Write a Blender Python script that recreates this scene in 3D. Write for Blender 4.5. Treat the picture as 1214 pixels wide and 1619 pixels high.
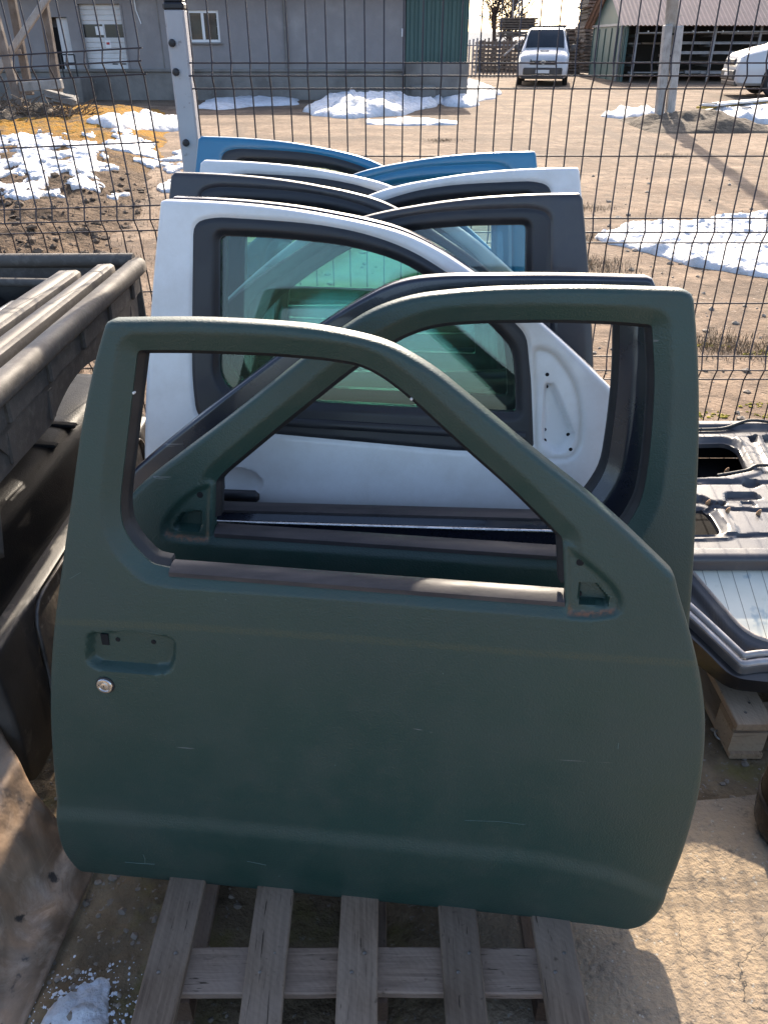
import bpy, math, random
import numpy as np
from mathutils import Vector, Matrix, Quaternion

for o in list(bpy.data.objects):
    bpy.data.objects.remove(o, do_unlink=True)
scene = bpy.context.scene
col = scene.collection
R = math.radians
random.seed(7)

# ------------------------------------------------------------------ camera, sky, sun, exposure
CAM = np.array((0.0, 0.0, 1.63))
PITCH = R(30.9)
FPX, CX, CY = 1230.0, 607.0, 809.5          # focal length and centre in pixels of the 1214 x 1619 photograph
cam_data = bpy.data.cameras.new('camera')
cam_data.sensor_fit = 'VERTICAL'
cam_data.sensor_height = 36.0
cam_data.lens = 36.0 * FPX / 1619.0
cam_data.clip_start = 0.05
cam_data.clip_end = 3000.0
cam = bpy.data.objects.new('camera', cam_data)
cam.location = CAM
cam.rotation_euler = (R(90) - PITCH, 0, 0)
col.objects.link(cam)
scene.camera = cam

SUN_EL, SUN_AZ = R(31.0), R(7.0)            # azimuth measured from +Y (straight ahead) towards +X
world = bpy.data.worlds.new('World')
scene.world = world
world.use_nodes = True
wn = world.node_tree
wn.nodes.clear()
w_out = wn.nodes.new('ShaderNodeOutputWorld')
w_bg = wn.nodes.new('ShaderNodeBackground')
w_sky = wn.nodes.new('ShaderNodeTexSky')
w_sky.sky_type = 'NISHITA'
w_sky.sun_disc = False
w_sky.sun_elevation = SUN_EL
w_sky.sun_rotation = SUN_AZ
w_sky.air_density = 0.8
w_sky.dust_density = 2.5
w_sky.ozone_density = 0.4
w_bg.inputs['Strength'].default_value = 0.15
wn.links.new(w_sky.outputs['Color'], w_bg.inputs['Color'])
wn.links.new(w_bg.outputs['Background'], w_out.inputs['Surface'])

sun_data = bpy.data.lights.new('sun', 'SUN')
sun_data.energy = 3.9
sun_data.angle = R(0.5)
sun_data.color = (1.0, 0.87, 0.70)
sun = bpy.data.objects.new('sun', sun_data)
sdir = Vector((math.sin(SUN_AZ) * math.cos(SUN_EL), math.cos(SUN_AZ) * math.cos(SUN_EL), math.sin(SUN_EL)))
sun.rotation_euler = (-sdir).to_track_quat('-Z', 'Y').to_euler()
sun.location = (2, 12, 9)
col.objects.link(sun)

scene.view_settings.view_transform = 'Standard'
scene.view_settings.look = 'None'
scene.view_settings.exposure = 1.5
scene.view_settings.gamma = 1.0
scene.render.engine = 'CYCLES'
scene.cycles.use_denoising = True
scene.cycles.max_bounces = 7
scene.cycles.diffuse_bounces = 3
scene.cycles.glossy_bounces = 3
scene.cycles.transparent_max_bounces = 24
scene.cycles.caustics_reflective = False
scene.cycles.caustics_refractive = False

# ------------------------------------------------------------------ pixels of the photograph -> places
def ray(x, y):
    a, b = (x - CX) / FPX, (CY - y) / FPX
    c, s = math.cos(PITCH), math.sin(PITCH)
    return np.array((a, c + b * s, -s + b * c))

def atZ(x, y, z):
    d = ray(x, y)
    return CAM + d * ((z - CAM[2]) / d[2])

def atY(x, y, Y):
    d = ray(x, y)
    return CAM + d * (Y / d[1])

# ------------------------------------------------------------------ numpy noise
def _hash(ix, iy, seed):
    n = (ix.astype(np.int64) * 374761393 + iy.astype(np.int64) * 668265263 + seed * 1442695041) & 0x7fffffff
    n = ((n ^ (n >> 13)) * 1274126177) & 0x7fffffff
    return ((n ^ (n >> 16)) & 0xffff) / 65535.0

def vnoise(x, y, seed=0):
    x = np.asarray(x, float); y = np.asarray(y, float)
    ix, iy = np.floor(x), np.floor(y)
    fx, fy = x - ix, y - iy
    fx = fx * fx * (3 - 2 * fx); fy = fy * fy * (3 - 2 * fy)
    a = _hash(ix, iy, seed); b = _hash(ix + 1, iy, seed)
    c = _hash(ix, iy + 1, seed); d = _hash(ix + 1, iy + 1, seed)
    return (a * (1 - fx) + b * fx) * (1 - fy) + (c * (1 - fx) + d * fx) * fy

def fbm(x, y, octv=4, seed=0):
    t, amp, s = 0.0, 0.5, 0.0
    for k in range(octv):
        t = t + amp * vnoise(x * 2 ** k, y * 2 ** k, seed + k * 17)
        s += amp; amp *= 0.5
    return t / s

def sstep(a, b, x):
    t = np.clip((np.asarray(x, float) - a) / (b - a), 0, 1)
    return t * t * (3 - 2 * t)

# ------------------------------------------------------------------ objects
def tag(o, label=None, cat=None, group=None, kind=None):
    if label: o['label'] = label
    if cat: o['category'] = cat
    if group: o['group'] = group
    if kind: o['kind'] = kind
    return o

def thing(name, loc, label, cat, group=None):
    o = bpy.data.objects.new(name, None)
    o['kind'] = 'thing'
    o.empty_display_size = 0.1
    o.location = loc
    col.objects.link(o)
    return tag(o, label, cat, group)

def make(name, verts, faces, mat, parent=None, smooth=0, local=False):
    """one mesh object; verts are world positions unless local"""
    v = np.asarray(verts, float).reshape(-1, 3)
    if parent is not None and not local:
        off = np.array(parent.location)
        p = parent.parent
        while p is not None:
            off = off + np.array(p.location); p = p.parent
        v = v - off
    org = None
    me = bpy.data.meshes.new(name)
    me.from_pydata(v.tolist(), [], [list(map(int, f)) for f in faces])
    me.validate()
    if smooth:
        me.polygons.foreach_set('use_smooth', [True] * len(me.polygons))
        if smooth < 180:
            me.set_sharp_from_angle(angle=R(smooth))
    if mat: me.materials.append(mat)
    o = bpy.data.objects.new(name, me)
    col.objects.link(o)
    if parent is not None: o.parent = parent
    return o

def dup(o, loc=None, parent=None):
    c = o.copy()
    col.objects.link(c)
    c.parent = parent
    if loc is not None: c.location = loc
    return c

def dup_tree(o, loc):
    r = dup(o, loc)
    for ch in o.children:
        c = dup(ch, None, r)
        for g in ch.children: dup(g, None, c)
    return r

class MB:
    def __init__(s): s.v, s.f = [], []
    def add(s, v, f):
        n = len(s.v)
        s.v += [tuple(map(float, p)) for p in v]
        s.f += [[i + n for i in q] for q in f]
        return s
    def box(s, c, size, ch=0.0, M=None, jit=0.0):
        hx, hy, hz = [q / 2 for q in size]
        ch = min(ch, hx * .9, hy * .9, hz * .9)
        c = np.array(c, float)
        if ch <= 0:
            vs = [(x, y, z) for x in (-hx, hx) for y in (-hy, hy) for z in (-hz, hz)]
            fs = [(0, 1, 3, 2), (4, 6, 7, 5), (0, 4, 5, 1), (2, 3, 7, 6), (0, 2, 6, 4), (1, 5, 7, 3)]
        else:
            vs, idx = [], {}
            for sx in (-1, 1):
                for sy in (-1, 1):
                    for sz in (-1, 1):
                        for ax in range(3):
                            p = [sx * hx, sy * hy, sz * hz]
                            for k in range(3):
                                if k != ax: p[k] -= (sx, sy, sz)[k] * ch
                            idx[(sx, sy, sz, ax)] = len(vs); vs.append(tuple(p))
            fs = []
            for ax in range(3):
                a, b = (ax + 1) % 3, (ax + 2) % 3
                for sg in (-1, 1):
                    q = []
                    for (p, r_) in ((-1, -1), (1, -1), (1, 1), (-1, 1)):
                        k = [0, 0, 0]; k[ax] = sg; k[a] = p; k[b] = r_
                        q.append(idx[(*k, ax)])
                    fs.append(q if sg > 0 else q[::-1])
                for p in (-1, 1):
                    for r_ in (-1, 1):
                        k0 = [0, 0, 0]; k0[a] = p; k0[b] = r_; k0[ax] = -1
                        k1 = list(k0); k1[ax] = 1
                        q = [idx[(*k0, a)], idx[(*k1, a)], idx[(*k1, b)], idx[(*k0, b)]]
                        fs.append(q if p * r_ < 0 else q[::-1])
            for sx in (-1, 1):
                for sy in (-1, 1):
                    for sz in (-1, 1):
                        q = [idx[(sx, sy, sz, 0)], idx[(sx, sy, sz, 1)], idx[(sx, sy, sz, 2)]]
                        fs.append(q if sx * sy * sz > 0 else q[::-1])
        vs = np.array(vs)
        if jit: vs = vs + np.random.RandomState(len(s.v)).uniform(-jit, jit, vs.shape)
        if M is not None: vs = vs @ np.array(M)[:3, :3].T
        return s.add(vs + c, fs)
    def beam(s, a, b, w, t, up=(0, 0, 1), ch=0.0):
        a, b, up = np.array(a, float), np.array(b, float), np.array(up, float)
        d = b - a; L = np.linalg.norm(d); d /= L
        x = np.cross(d, up); x /= np.linalg.norm(x)
        z = np.cross(x, d)
        return s.box((a + b) / 2, (w, L, t), ch, np.stack([x, d, z], 1))
    def tube(s, pts, r, n=8, cap=True):
        pts = [np.array(p, float) for p in pts]
        m = len(pts)
        rs = r if hasattr(r, '__len__') else [r] * m
        base = len(s.v); prev = None
        for i, p in enumerate(pts):
            d = pts[min(i + 1, m - 1)] - pts[max(i - 1, 0)]
            d = d / (np.linalg.norm(d) + 1e-12)
            if prev is None:
                h = np.array((0, 0, 1.)) if abs(d[2]) < .9 else np.array((1., 0, 0))
                x = np.cross(d, h)
            else:
                x = prev - d * (prev @ d)
            x /= np.linalg.norm(x); prev = x
            y = np.cross(d, x)
            for k in range(n):
                a = 2 * math.pi * k / n
                s.v.append(tuple(p + rs[i] * (x * math.cos(a) + y * math.sin(a))))
        for i in range(m - 1):
            for k in range(n):
                a, b = base + i * n + k, base + i * n + (k + 1) % n
                s.f.append([a, b, b + n, a + n])
        if cap:
            s.f.append([base + k for k in range(n)][::-1])
            s.f.append([base + (m - 1) * n + k for k in range(n)])
        return s
    def lathe(s, prof, c, axis=(0, 0, 1), n=24, cap=True):
        """prof: (radius, height along axis)"""
        ax = np.array(axis, float); ax /= np.linalg.norm(ax)
        h = np.array((0, 0, 1.)) if abs(ax[2]) < .9 else np.array((1., 0, 0))
        x = np.cross(ax, h); x /= np.linalg.norm(x); y = np.cross(ax, x)
        base = len(s.v); c = np.array(c, float)
        for (r, t) in prof:
            for k in range(n):
                a = 2 * math.pi * k / n
                s.v.append(tuple(c + ax * t + r * (x * math.cos(a) + y * math.sin(a))))
        m = len(prof)
        for i in range(m - 1):
            for k in range(n):
                a, b = base + i * n + k, base + i * n + (k + 1) % n
                s.f.append([a, b, b + n, a + n])
        if cap:
            s.f.append([base + k for k in range(n)][::-1])
            s.f.append([base + (m - 1) * n + k for k in range(n)])
        return s
    def build(s, name, mat, parent=None, smooth=0, local=False):
        return make(name, s.v, s.f, mat, parent, smooth, local)

# ------------------------------------------------------------------ polygons, distance fields, clipped grids
def rounded(pts, step=0.006, default=0.0):
    """closed polygon; a point may carry a third value, its corner radius (in the same unit)"""
    P = [np.array(p[:2], float) for p in pts]
    rad = [p[2] if len(p) > 2 else default for p in pts]
    out, n = [], len(P)
    for i in range(n):
        a, b, c = P[i - 1], P[i], P[(i + 1) % n]
        r = rad[i]
        if r <= 0:
            out.append(b); continue
        u, v = a - b, c - b
        lu, lv = np.linalg.norm(u), np.linalg.norm(v)
        t = min(r, lu * .5, lv * .5)
        p0, p1 = b + u / lu * t, b + v / lv * t
        k = 4
        for j in range(k + 1):
            s_ = j / k
            out.append(p0 * (1 - s_) ** 2 + 2 * b * s_ * (1 - s_) + p1 * s_ ** 2)
    return np.array(out)

def sdf(poly, U, V):
    """signed distance, positive inside"""
    shp = U.shape
    x, y = U.ravel(), V.ravel()
    a = np.asarray(poly); b = np.roll(a, -1, 0)
    lo, hi = a.min(0) - .08, a.max(0) + .08
    near = (x > lo[0]) & (x < hi[0]) & (y > lo[1]) & (y < hi[1])
    if near.sum() < .7 * len(x) and np.ptp(a, 0).max() < .6:
        out = np.full(x.shape, -.08)
        if near.any(): out[near] = sdf(poly, x[near], y[near])
        return out.reshape(shp)
    best = np.full(x.shape, 1e9); ins = np.zeros(x.shape, bool)
    for (ax, ay), (bx, by) in zip(a, b):
        ex, ey = bx - ax, by - ay
        L = ex * ex + ey * ey
        if L < 1e-14: continue
        t = np.clip(((x - ax) * ex + (y - ay) * ey) / L, 0, 1)
        dx, dy = x - ax - t * ex, y - ay - t * ey
        best = np.minimum(best, dx * dx + dy * dy)
        if ay != by:
            cnd = (ay > y) != (by > y)
            ins ^= cnd & (x < (bx - ax) * (y - ay) / (by - ay) + ax)
    d = np.sqrt(best)
    return np.where(ins, d, -d).reshape(shp)

def clipgrid(us, vs, S):
    """cells of the grid where S > 0, border cells cut along S = 0 -> points (u, v), faces"""
    nu, nv = len(us), len(vs)
    S = np.where(np.abs(S) < 1e-7, 1e-7, S)
    inside = S > 0
    idx = -np.ones(S.shape, int)
    idx[inside] = np.arange(inside.sum())
    ii, jj = np.nonzero(inside)
    pts = list(zip(us[ii], vs[jj]))
    faces, cut = [], {}
    cnt = inside[:-1, :-1].astype(int) + inside[1:, :-1] + inside[1:, 1:] + inside[:-1, 1:]
    fi, fj = np.nonzero(cnt == 4)
    for i, j in zip(fi, fj):
        faces.append((idx[i, j], idx[i + 1, j], idx[i + 1, j + 1], idx[i, j + 1]))
    def cutv(p, q):
        key = (p, q) if p < q else (q, p)
        if key not in cut:
            sa, sb = S[p], S[q]
            t = sa / (sa - sb)
            t = min(max(t, .02), .98)
            cut[key] = len(pts)
            pts.append((us[p[0]] * (1 - t) + us[q[0]] * t, vs[p[1]] * (1 - t) + vs[q[1]] * t))
        return cut[key]
    bi, bj = np.nonzero((cnt > 0) & (cnt < 4))
    for i, j in zip(bi.tolist(), bj.tolist()):
        cs = [(i, j), (i + 1, j), (i + 1, j + 1), (i, j + 1)]
        poly = []
        for k in range(4):
            p, q = cs[k], cs[(k + 1) % 4]
            if inside[p]: poly.append(int(idx[p]))
            if inside[p] != inside[q]: poly.append(cutv(p, q))
        if len(poly) >= 3: faces.append(tuple(poly))
    return np.array(pts), faces

def shell(front, back, faces):
    """closed solid from a front sheet, a back sheet of the same topology"""
    n = len(front)
    edges = {}
    for f in faces:
        for k in range(len(f)):
            a, b = f[k], f[(k + 1) % len(f)]
            if (b, a) in edges: del edges[(b, a)]
            else: edges[(a, b)] = 1
    fs = [tuple(f) for f in faces] + [tuple(i + n for i in f[::-1]) for f in faces]
    for (a, b) in edges: fs.append((b, a, a + n, b + n))
    return np.vstack([front, back]), fs

def edgegrid(us, vs, Sfun, w, n):
    """like clipgrid, but the outermost w is made of n clean rings that follow the edge"""
    UU, VV = np.meshgrid(us, vs, indexing='ij')
    pts, faces = clipgrid(us, vs, Sfun(UU, VV) - w)
    edges = {}
    for f in faces:
        for k in range(len(f)):
            a, b = f[k], f[(k + 1) % len(f)]
            if (b, a) in edges: del edges[(b, a)]
            else: edges[(a, b)] = 1
    bv = sorted({a for e in edges for a in e})
    bi = {a: k for k, a in enumerate(bv)}
    p = pts[bv]
    e = 2e-4
    g = np.stack([Sfun(p[:, 0] + e, p[:, 1]) - Sfun(p[:, 0] - e, p[:, 1]), Sfun(p[:, 0], p[:, 1] + e) - Sfun(p[:, 0], p[:, 1] - e)], 1)
    g /= (np.linalg.norm(g, axis=1)[:, None] + 1e-12)
    d0 = Sfun(p[:, 0], p[:, 1])
    base, nb, rings = len(pts), len(bv), [pts]
    for k in range(1, n + 1):
        rings.append(p - g * (d0 * k / n)[:, None])
    ix = lambda a, k: a if k == 0 else base + (k - 1) * nb + bi[a]
    fs = list(faces)
    for (a, b) in edges:
        for k in range(n): fs.append((ix(b, k), ix(a, k), ix(a, k + 1), ix(b, k + 1)))
    return np.vstack(rings), fs

# ------------------------------------------------------------------ materials
def new_mat(name):
    m = bpy.data.materials.new(name)
    m.use_nodes = True
    nt = m.node_tree
    b = nt.nodes['Principled BSDF']
    return m, nt, b

def N(nt, typ, **kw):
    n = nt.nodes.new(typ)
    for k, v in kw.items():
        if k.startswith('i_'): n.inputs[k[2:].replace('_', ' ')].default_value = v
        else: setattr(n, k, v)
    return n

def rgb(c): return (c[0], c[1], c[2], 1)

def noise_fac(nt, scale, lo, hi, detail=5, rough=.6, stretch=None, coord='Object', dist=0.0, w=0.0):
    tc = N(nt, 'ShaderNodeTexCoord')
    src = tc.outputs[coord]
    if stretch:
        mp = N(nt, 'ShaderNodeMapping'); mp.inputs['Scale'].default_value = stretch
        nt.links.new(src, mp.inputs['Vector']); src = mp.outputs['Vector']
    nz = N(nt, 'ShaderNodeTexNoise')
    nz.inputs['Scale'].default_value = scale
    nz.inputs['Detail'].default_value = detail
    nz.inputs['Roughness'].default_value = rough
    nz.inputs['Distortion'].default_value = dist
    nt.links.new(src, nz.inputs['Vector'])
    mr = N(nt, 'ShaderNodeMapRange')
    mr.inputs['From Min'].default_value = lo; mr.inputs['From Max'].default_value = hi
    nt.links.new(nz.outputs['Fac'], mr.inputs['Value'])
    return mr.outputs['Result']

def mixc(nt, fac, a, b):
    m = N(nt, 'ShaderNodeMix', data_type='RGBA')
    for s_, v in ((0, fac), (6, a), (7, b)):
        if hasattr(v, 'is_output'): nt.links.new(v, m.inputs[s_])
        elif isinstance(v, (int, float)): m.inputs[s_].default_value = v
        else: m.inputs[s_].default_value = rgb(v)
    return m.outputs[2]

def add_bump(nt, b, items):
    """items: (scale, strength, distance, detail[, stretch])"""
    prev = None
    for it in items:
        tc = N(nt, 'ShaderNodeTexCoord'); src = tc.outputs['Object']
        if len(it) > 4:
            mp = N(nt, 'ShaderNodeMapping'); mp.inputs['Scale'].default_value = it[4]
            nt.links.new(src, mp.inputs['Vector']); src = mp.outputs['Vector']
        nz = N(nt, 'ShaderNodeTexNoise')
        nz.inputs['Scale'].default_value = it[0]; nz.inputs['Detail'].default_value = it[3]
        nt.links.new(src, nz.inputs['Vector'])
        bp = N(nt, 'ShaderNodeBump')
        bp.inputs['Strength'].default_value = it[1]; bp.inputs['Distance'].default_value = it[2]
        nt.links.new(nz.outputs['Fac'], bp.inputs['Height'])
        if prev: nt.links.new(prev, bp.inputs['Normal'])
        prev = bp.outputs['Normal']
    if prev: nt.links.new(prev, b.inputs['Normal'])

def pmat(name, c1, c2=None, scale=4, lo=.4, hi=.65, rough=.6, rough2=None, metal=0.0, bump=(), stretch=None,
         coat=0.0, spec=.5, c3=None, scale3=30, lo3=.62, hi3=.7, detail=5, stretch3=None):
    m, nt, b = new_mat(name)
    b.inputs['Roughness'].default_value = rough
    b.inputs['Metallic'].default_value = metal
    b.inputs['Coat Weight'].default_value = coat
    b.inputs['Coat Roughness'].default_value = .08
    b.inputs['Specular IOR Level'].default_value = spec
    if c2 is None: b.inputs['Base Color'].default_value = rgb(c1)
    else:
        f = noise_fac(nt, scale, lo, hi, detail, stretch=stretch)
        c = mixc(nt, f, c1, c2)
        if c3 is not None:
            c = mixc(nt, noise_fac(nt, scale3, lo3, hi3, 4, stretch=stretch3), c, c3)
        nt.links.new(c, b.inputs['Base Color'])
        if rough2 is not None:
            mr = N(nt, 'ShaderNodeMapRange')
            mr.inputs['To Min'].default_value = rough; mr.inputs['To Max'].default_value = rough2
            nt.links.new(f, mr.inputs['Value']); nt.links.new(mr.outputs['Result'], b.inputs['Roughness'])
    add_bump(nt, b, bump)
    return m

def glass_mat(name, tint, dirt=.1, rough=.02):
    m, nt, b = new_mat(name)
    nt.nodes.remove(b)
    out = nt.nodes['Material Output']
    tr = N(nt, 'ShaderNodeBsdfTransparent'); tr.inputs['Color'].default_value = rgb(tint)
    gl = N(nt, 'ShaderNodeBsdfGlossy'); gl.inputs['Roughness'].default_value = rough
    df = N(nt, 'ShaderNodeBsdfDiffuse'); df.inputs['Color'].default_value = (.45, .45, .42, 1)
    fr = N(nt, 'ShaderNodeFresnel'); fr.inputs['IOR'].default_value = 1.45
    m1 = N(nt, 'ShaderNodeMixShader'); m2 = N(nt, 'ShaderNodeMixShader')
    f = noise_fac(nt, 7, .35, .8, 4, .6)
    mu = N(nt, 'ShaderNodeMath', operation='MULTIPLY'); mu.inputs[1].default_value = dirt
    nt.links.new(f, mu.inputs[0])
    nt.links.new(mu.outputs[0], m1.inputs[0])
    nt.links.new(tr.outputs[0], m1.inputs[1]); nt.links.new(df.outputs[0], m1.inputs[2])
    nt.links.new(fr.outputs[0], m2.inputs[0])
    nt.links.new(m1.outputs[0], m2.inputs[1]); nt.links.new(gl.outputs[0], m2.inputs[2])
    nt.links.new(m2.outputs[0], out.inputs['Surface'])
    return m
# ------------------------------------------------------------------ ground, soil bank, slab
def gz(x, y):
    """height of the land: level yard by the doors, rising gently behind the fence"""
    x = np.asarray(x, float); y = np.asarray(y, float)
    z = .0098 * np.clip(y - 4, 0, 36) + .004 * np.clip(y - 40, 0, 400)
    z = z + .05 * (fbm(x * .35, y * .35, 3, 5) - .5) * sstep(3.5, 7, y)
    z = z + .022 * (fbm(x * 2.2, y * 2.2, 3, 9) - .5) * sstep(3.3, 5, y)
    return z

def grid_mesh(name, xs, ys, zfun, mat, parent=None, smooth=180):
    X, Y = np.meshgrid(xs, ys, indexing='ij')
    Z = zfun(X, Y)
    nx, ny = X.shape
    v = np.stack([X, Y, Z], -1).reshape(-1, 3)
    i = np.arange(nx - 1)[:, None] * ny + np.arange(ny - 1)[None, :]
    f = np.stack([i, i + ny, i + ny + 1, i + 1], -1).reshape(-1, 4)
    return make(name, v, f, mat, parent, smooth)

def ground_material():
    m, nt, b = new_mat('yard_dirt')
    c = mixc(nt, noise_fac(nt, 1.1, .40, .62, 6, .65), (.145, .098, .066), (.25, .18, .125))
    c = mixc(nt, noise_fac(nt, .6, .48, .66, 8, .7, stretch=(.35, 1.6, 1)), c, (.095, .068, .050))
    c = mixc(nt, noise_fac(nt, 7, .48, .64, 8, .75), c, (.09, .066, .048))
    c = mixc(nt, noise_fac(nt, .9, .56, .64, 6, .6, stretch=(1.6, .16, 1), dist=.7), c, (.115, .084, .062))
    c = mixc(nt, noise_fac(nt, 38, .62, .72, 3, .6), c, (.34, .27, .21))
    c = mixc(nt, noise_fac(nt, 55, .66, .72, 2, .6), c, (.06, .045, .035))
    # trodden darker earth between fence and camera
    tc = N(nt, 'ShaderNodeTexCoord'); sp = N(nt, 'ShaderNodeSeparateXYZ'); nt.links.new(tc.outputs['Object'], sp.inputs[0])
    mr = N(nt, 'ShaderNodeMapRange'); mr.inputs['From Min'].default_value = 3.2; mr.inputs['From Max'].default_value = 2.3
    nt.links.new(sp.outputs[1], mr.inputs['Value'])
    near = mixc(nt, noise_fac(nt, 9, .35, .7, 8, .7), (.12, .088, .055), (.25, .185, .115))
    near = mixc(nt, noise_fac(nt, 60, .62, .70, 3), near, (.25, .22, .19))
    near = mixc(nt, noise_fac(nt, 4, .52, .64, 5), near, (.17, .14, .055))
    c = mixc(nt, mr.outputs['Result'], c, near)
    nt.links.new(c, b.inputs['Base Color'])
    b.inputs['Roughness'].default_value = .95
    b.inputs['Specular IOR Level'].default_value = .2
    add_bump(nt, b, ((5, .5, .06, 6), (45, .7, .012, 5), (160, .5, .004, 3)))
    return m
M_ground = ground_material()

xs = np.concatenate([-np.geomspace(400, 6.2, 22), np.arange(-6, -1.31, .10), np.arange(-1.3, -.2, .022), np.arange(-.2, 6.01, .10), np.geomspace(6.2, 400, 22)])
ys = np.concatenate([np.arange(-6, -1.0, .5), np.arange(-1, .5, .1), np.arange(.5, 1.5, .022), np.arange(1.5, 3.2, .07), np.geomspace(3.2, 60, 170), np.geomspace(64, 900, 20)])
def near_ground(x, y):
    z = gz(x, y)
    z = z + (fbm(x * 5, y * 5, 4, 3) - .5) * .05 * sstep(3.2, 2.6, y) * sstep(-.15, -.5, x)
    z = z + (fbm(x * 9, y * 9, 3, 21) - .5) * .012 * sstep(3.2, 2.6, y)
    z = z + (np.abs(fbm(x * 22, y * 30, 3, 25) - .5) - .1) * .035 * sstep(2.0, 1.6, y) * sstep(-.2, -.35, x)
    return z - .004 * sstep(3, 2, y)
tag(grid_mesh('ground', xs, ys, near_ground, M_ground), 'sandy brown yard ground', None, None, 'structure')

# concrete slab at the right front, extended unseen behind the camera as bounce light
def slab_material():
    m, nt, b = new_mat('rough_concrete')
    c = mixc(nt, noise_fac(nt, 3.5, .35, .68, 7, .7), (.33, .25, .165), (.225, .18, .135))
    c = mixc(nt, noise_fac(nt, 28, .58, .70, 5, .7), c, (.12, .10, .08))
    c = mixc(nt, noise_fac(nt, 75, .64, .70, 3), c, (.36, .33, .28))
    vo = N(nt, 'ShaderNodeTexVoronoi', feature='DISTANCE_TO_EDGE'); vo.inputs['Scale'].default_value = 1.7
    tc = N(nt, 'ShaderNodeTexCoord'); nz = N(nt, 'ShaderNodeTexNoise'); nz.inputs['Scale'].default_value = 6; nz.inputs['Detail'].default_value = 6
    nt.links.new(tc.outputs['Object'], nz.inputs['Vector'])
    ad = N(nt, 'ShaderNodeMix', data_type='VECTOR'); ad.inputs[0].default_value = .22
    nt.links.new(tc.outputs['Object'], ad.inputs[4]); nt.links.new(nz.outputs['Color'], ad.inputs[5])
    nt.links.new(ad.outputs[1], vo.inputs['Vector'])
    mr = N(nt, 'ShaderNodeMapRange'); mr.inputs['From Min'].default_value = .0022; mr.inputs['From Max'].default_value = .0005
    nt.links.new(vo.outputs['Distance'], mr.inputs['Value'])
    c = mixc(nt, mr.outputs['Result'], c, (.09, .075, .06))
    nt.links.new(c, b.inputs['Base Color'])
    b.inputs['Roughness'].default_value = .92; b.inputs['Specular IOR Level'].default_value = .25
    add_bump(nt, b, ((14, .45, .02, 5), (70, .8, .008, 5), (240, .5, .003, 2)))
    return m
M_slab = slab_material()
sl_x, sl_y = np.concatenate([np.arange(-6, .1, .2), np.arange(.10, 2.0, .02), np.arange(2.0, 7, .2)]), np.concatenate([np.arange(-8, .2, .2), np.arange(.2, 1.42, .02)])  # wide part behind the camera is added to throw warm light on the doors
SX, SY = np.meshgrid(sl_x, sl_y, indexing='ij')
sl_edge = 1.30 + .06 * (fbm(SX * 3, SY * 0 + 1, 4, 2) - .5)
S_ = np.minimum(sl_edge - SY, np.maximum(SX - .16 - .05 * fbm(SX * 0 + 2, SY * 6, 4, 8), .35 - SY))
p_, f_ = clipgrid(sl_x, sl_y, S_)
z_ = .016 + .010 * (fbm(p_[:, 0] * 7, p_[:, 1] * 7, 4, 4) - .5)
vv_, ff_ = shell(np.column_stack([p_, z_]), np.column_stack([p_, z_ * 0 - .08]), f_)
tag(make('concrete_slab', vv_, ff_, M_slab, smooth=40), 'cracked concrete slab at the lower right, with an unseen part added behind the camera for bounce light', None, None, 'structure')

# loose dark soil bank behind the fence, left
def bank_edge(y):       # right-hand limit of the bank
    return -1.15 - .21 * (np.asarray(y, float) - 4)
def bank_z(x, y):
    m = sstep(0, 1.6, bank_edge(y) - x + .5 * (fbm(np.asarray(x) * .9, np.asarray(y) * .9, 3, 40) - .5)) * sstep(3.25, 4.0, y) * sstep(25, 20, y)
    cl = fbm(x * 3.1, y * 3.1, 5, 31)
    z = gz(x, y) - .05 + m * (.16 + .012 * (np.clip(y, 0, 16) - 4)) + m * .17 * (cl - .42) + m * .05 * (fbm(x * 11, y * 11, 3, 77) - .5)
    return z
def soil_material():
    m, nt, b = new_mat('loose_soil')
    c = mixc(nt, noise_fac(nt, 6, .35, .65, 8, .7), (.060, .042, .030), (.16, .115, .08))
    c = mixc(nt, noise_fac(nt, 25, .58, .68, 6, .7), c, (.24, .17, .11))
    c = mixc(nt, noise_fac(nt, 2.3, .58, .68, 6, .6), c, (.045, .034, .024))
    tc = N(nt, 'ShaderNodeTexCoord'); sp = N(nt, 'ShaderNodeSeparateXYZ'); nt.links.new(tc.outputs['Object'], sp.inputs[0])
    mr = N(nt, 'ShaderNodeMapRange'); mr.inputs['From Min'].default_value = 11.5; mr.inputs['From Max'].default_value = 15.5
    nt.links.new(sp.outputs[1], mr.inputs['Value'])
    mu = N(nt, 'ShaderNodeMath', operation='MULTIPLY'); nt.links.new(mr.outputs['Result'], mu.inputs[0])
    nt.links.new(noise_fac(nt, 1.6, .38, .52, 7, .7), mu.inputs[1])
    c = mixc(nt, mu.outputs[0], c, mixc(nt, noise_fac(nt, 14, .4, .6, 4), (.36, .17, .02), (.24, .15, .04)))
    nt.links.new(c, b.inputs['Base Color'])
    b.inputs['Roughness'].default_value = 1; b.inputs['Specular IOR Level'].default_value = .1
    add_bump(nt, b, ((18, .9, .05, 6), (90, .8, .012, 4)))
    return m
M_soil = soil_material()
M_earth = pmat('dark_earth', (.075, .058, .042), (.15, .115, .082), 3, rough=1, c3=(.20, .16, .115), scale3=12, bump=((8, .8, .06, 6), (40, .6, .015, 4)))
bx = np.concatenate([-np.geomspace(16, 5, 60), np.arange(-4.95, -.2, .028)])
by = np.geomspace(3.3, 26, 230)
tag(grid_mesh('soil_bank', bx, by, bank_z, M_soil), 'dark loose soil bank behind the fence', None, None, 'structure')

def land(x, y):
    return np.maximum(near_ground(x, y), bank_z(x, y))

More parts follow.
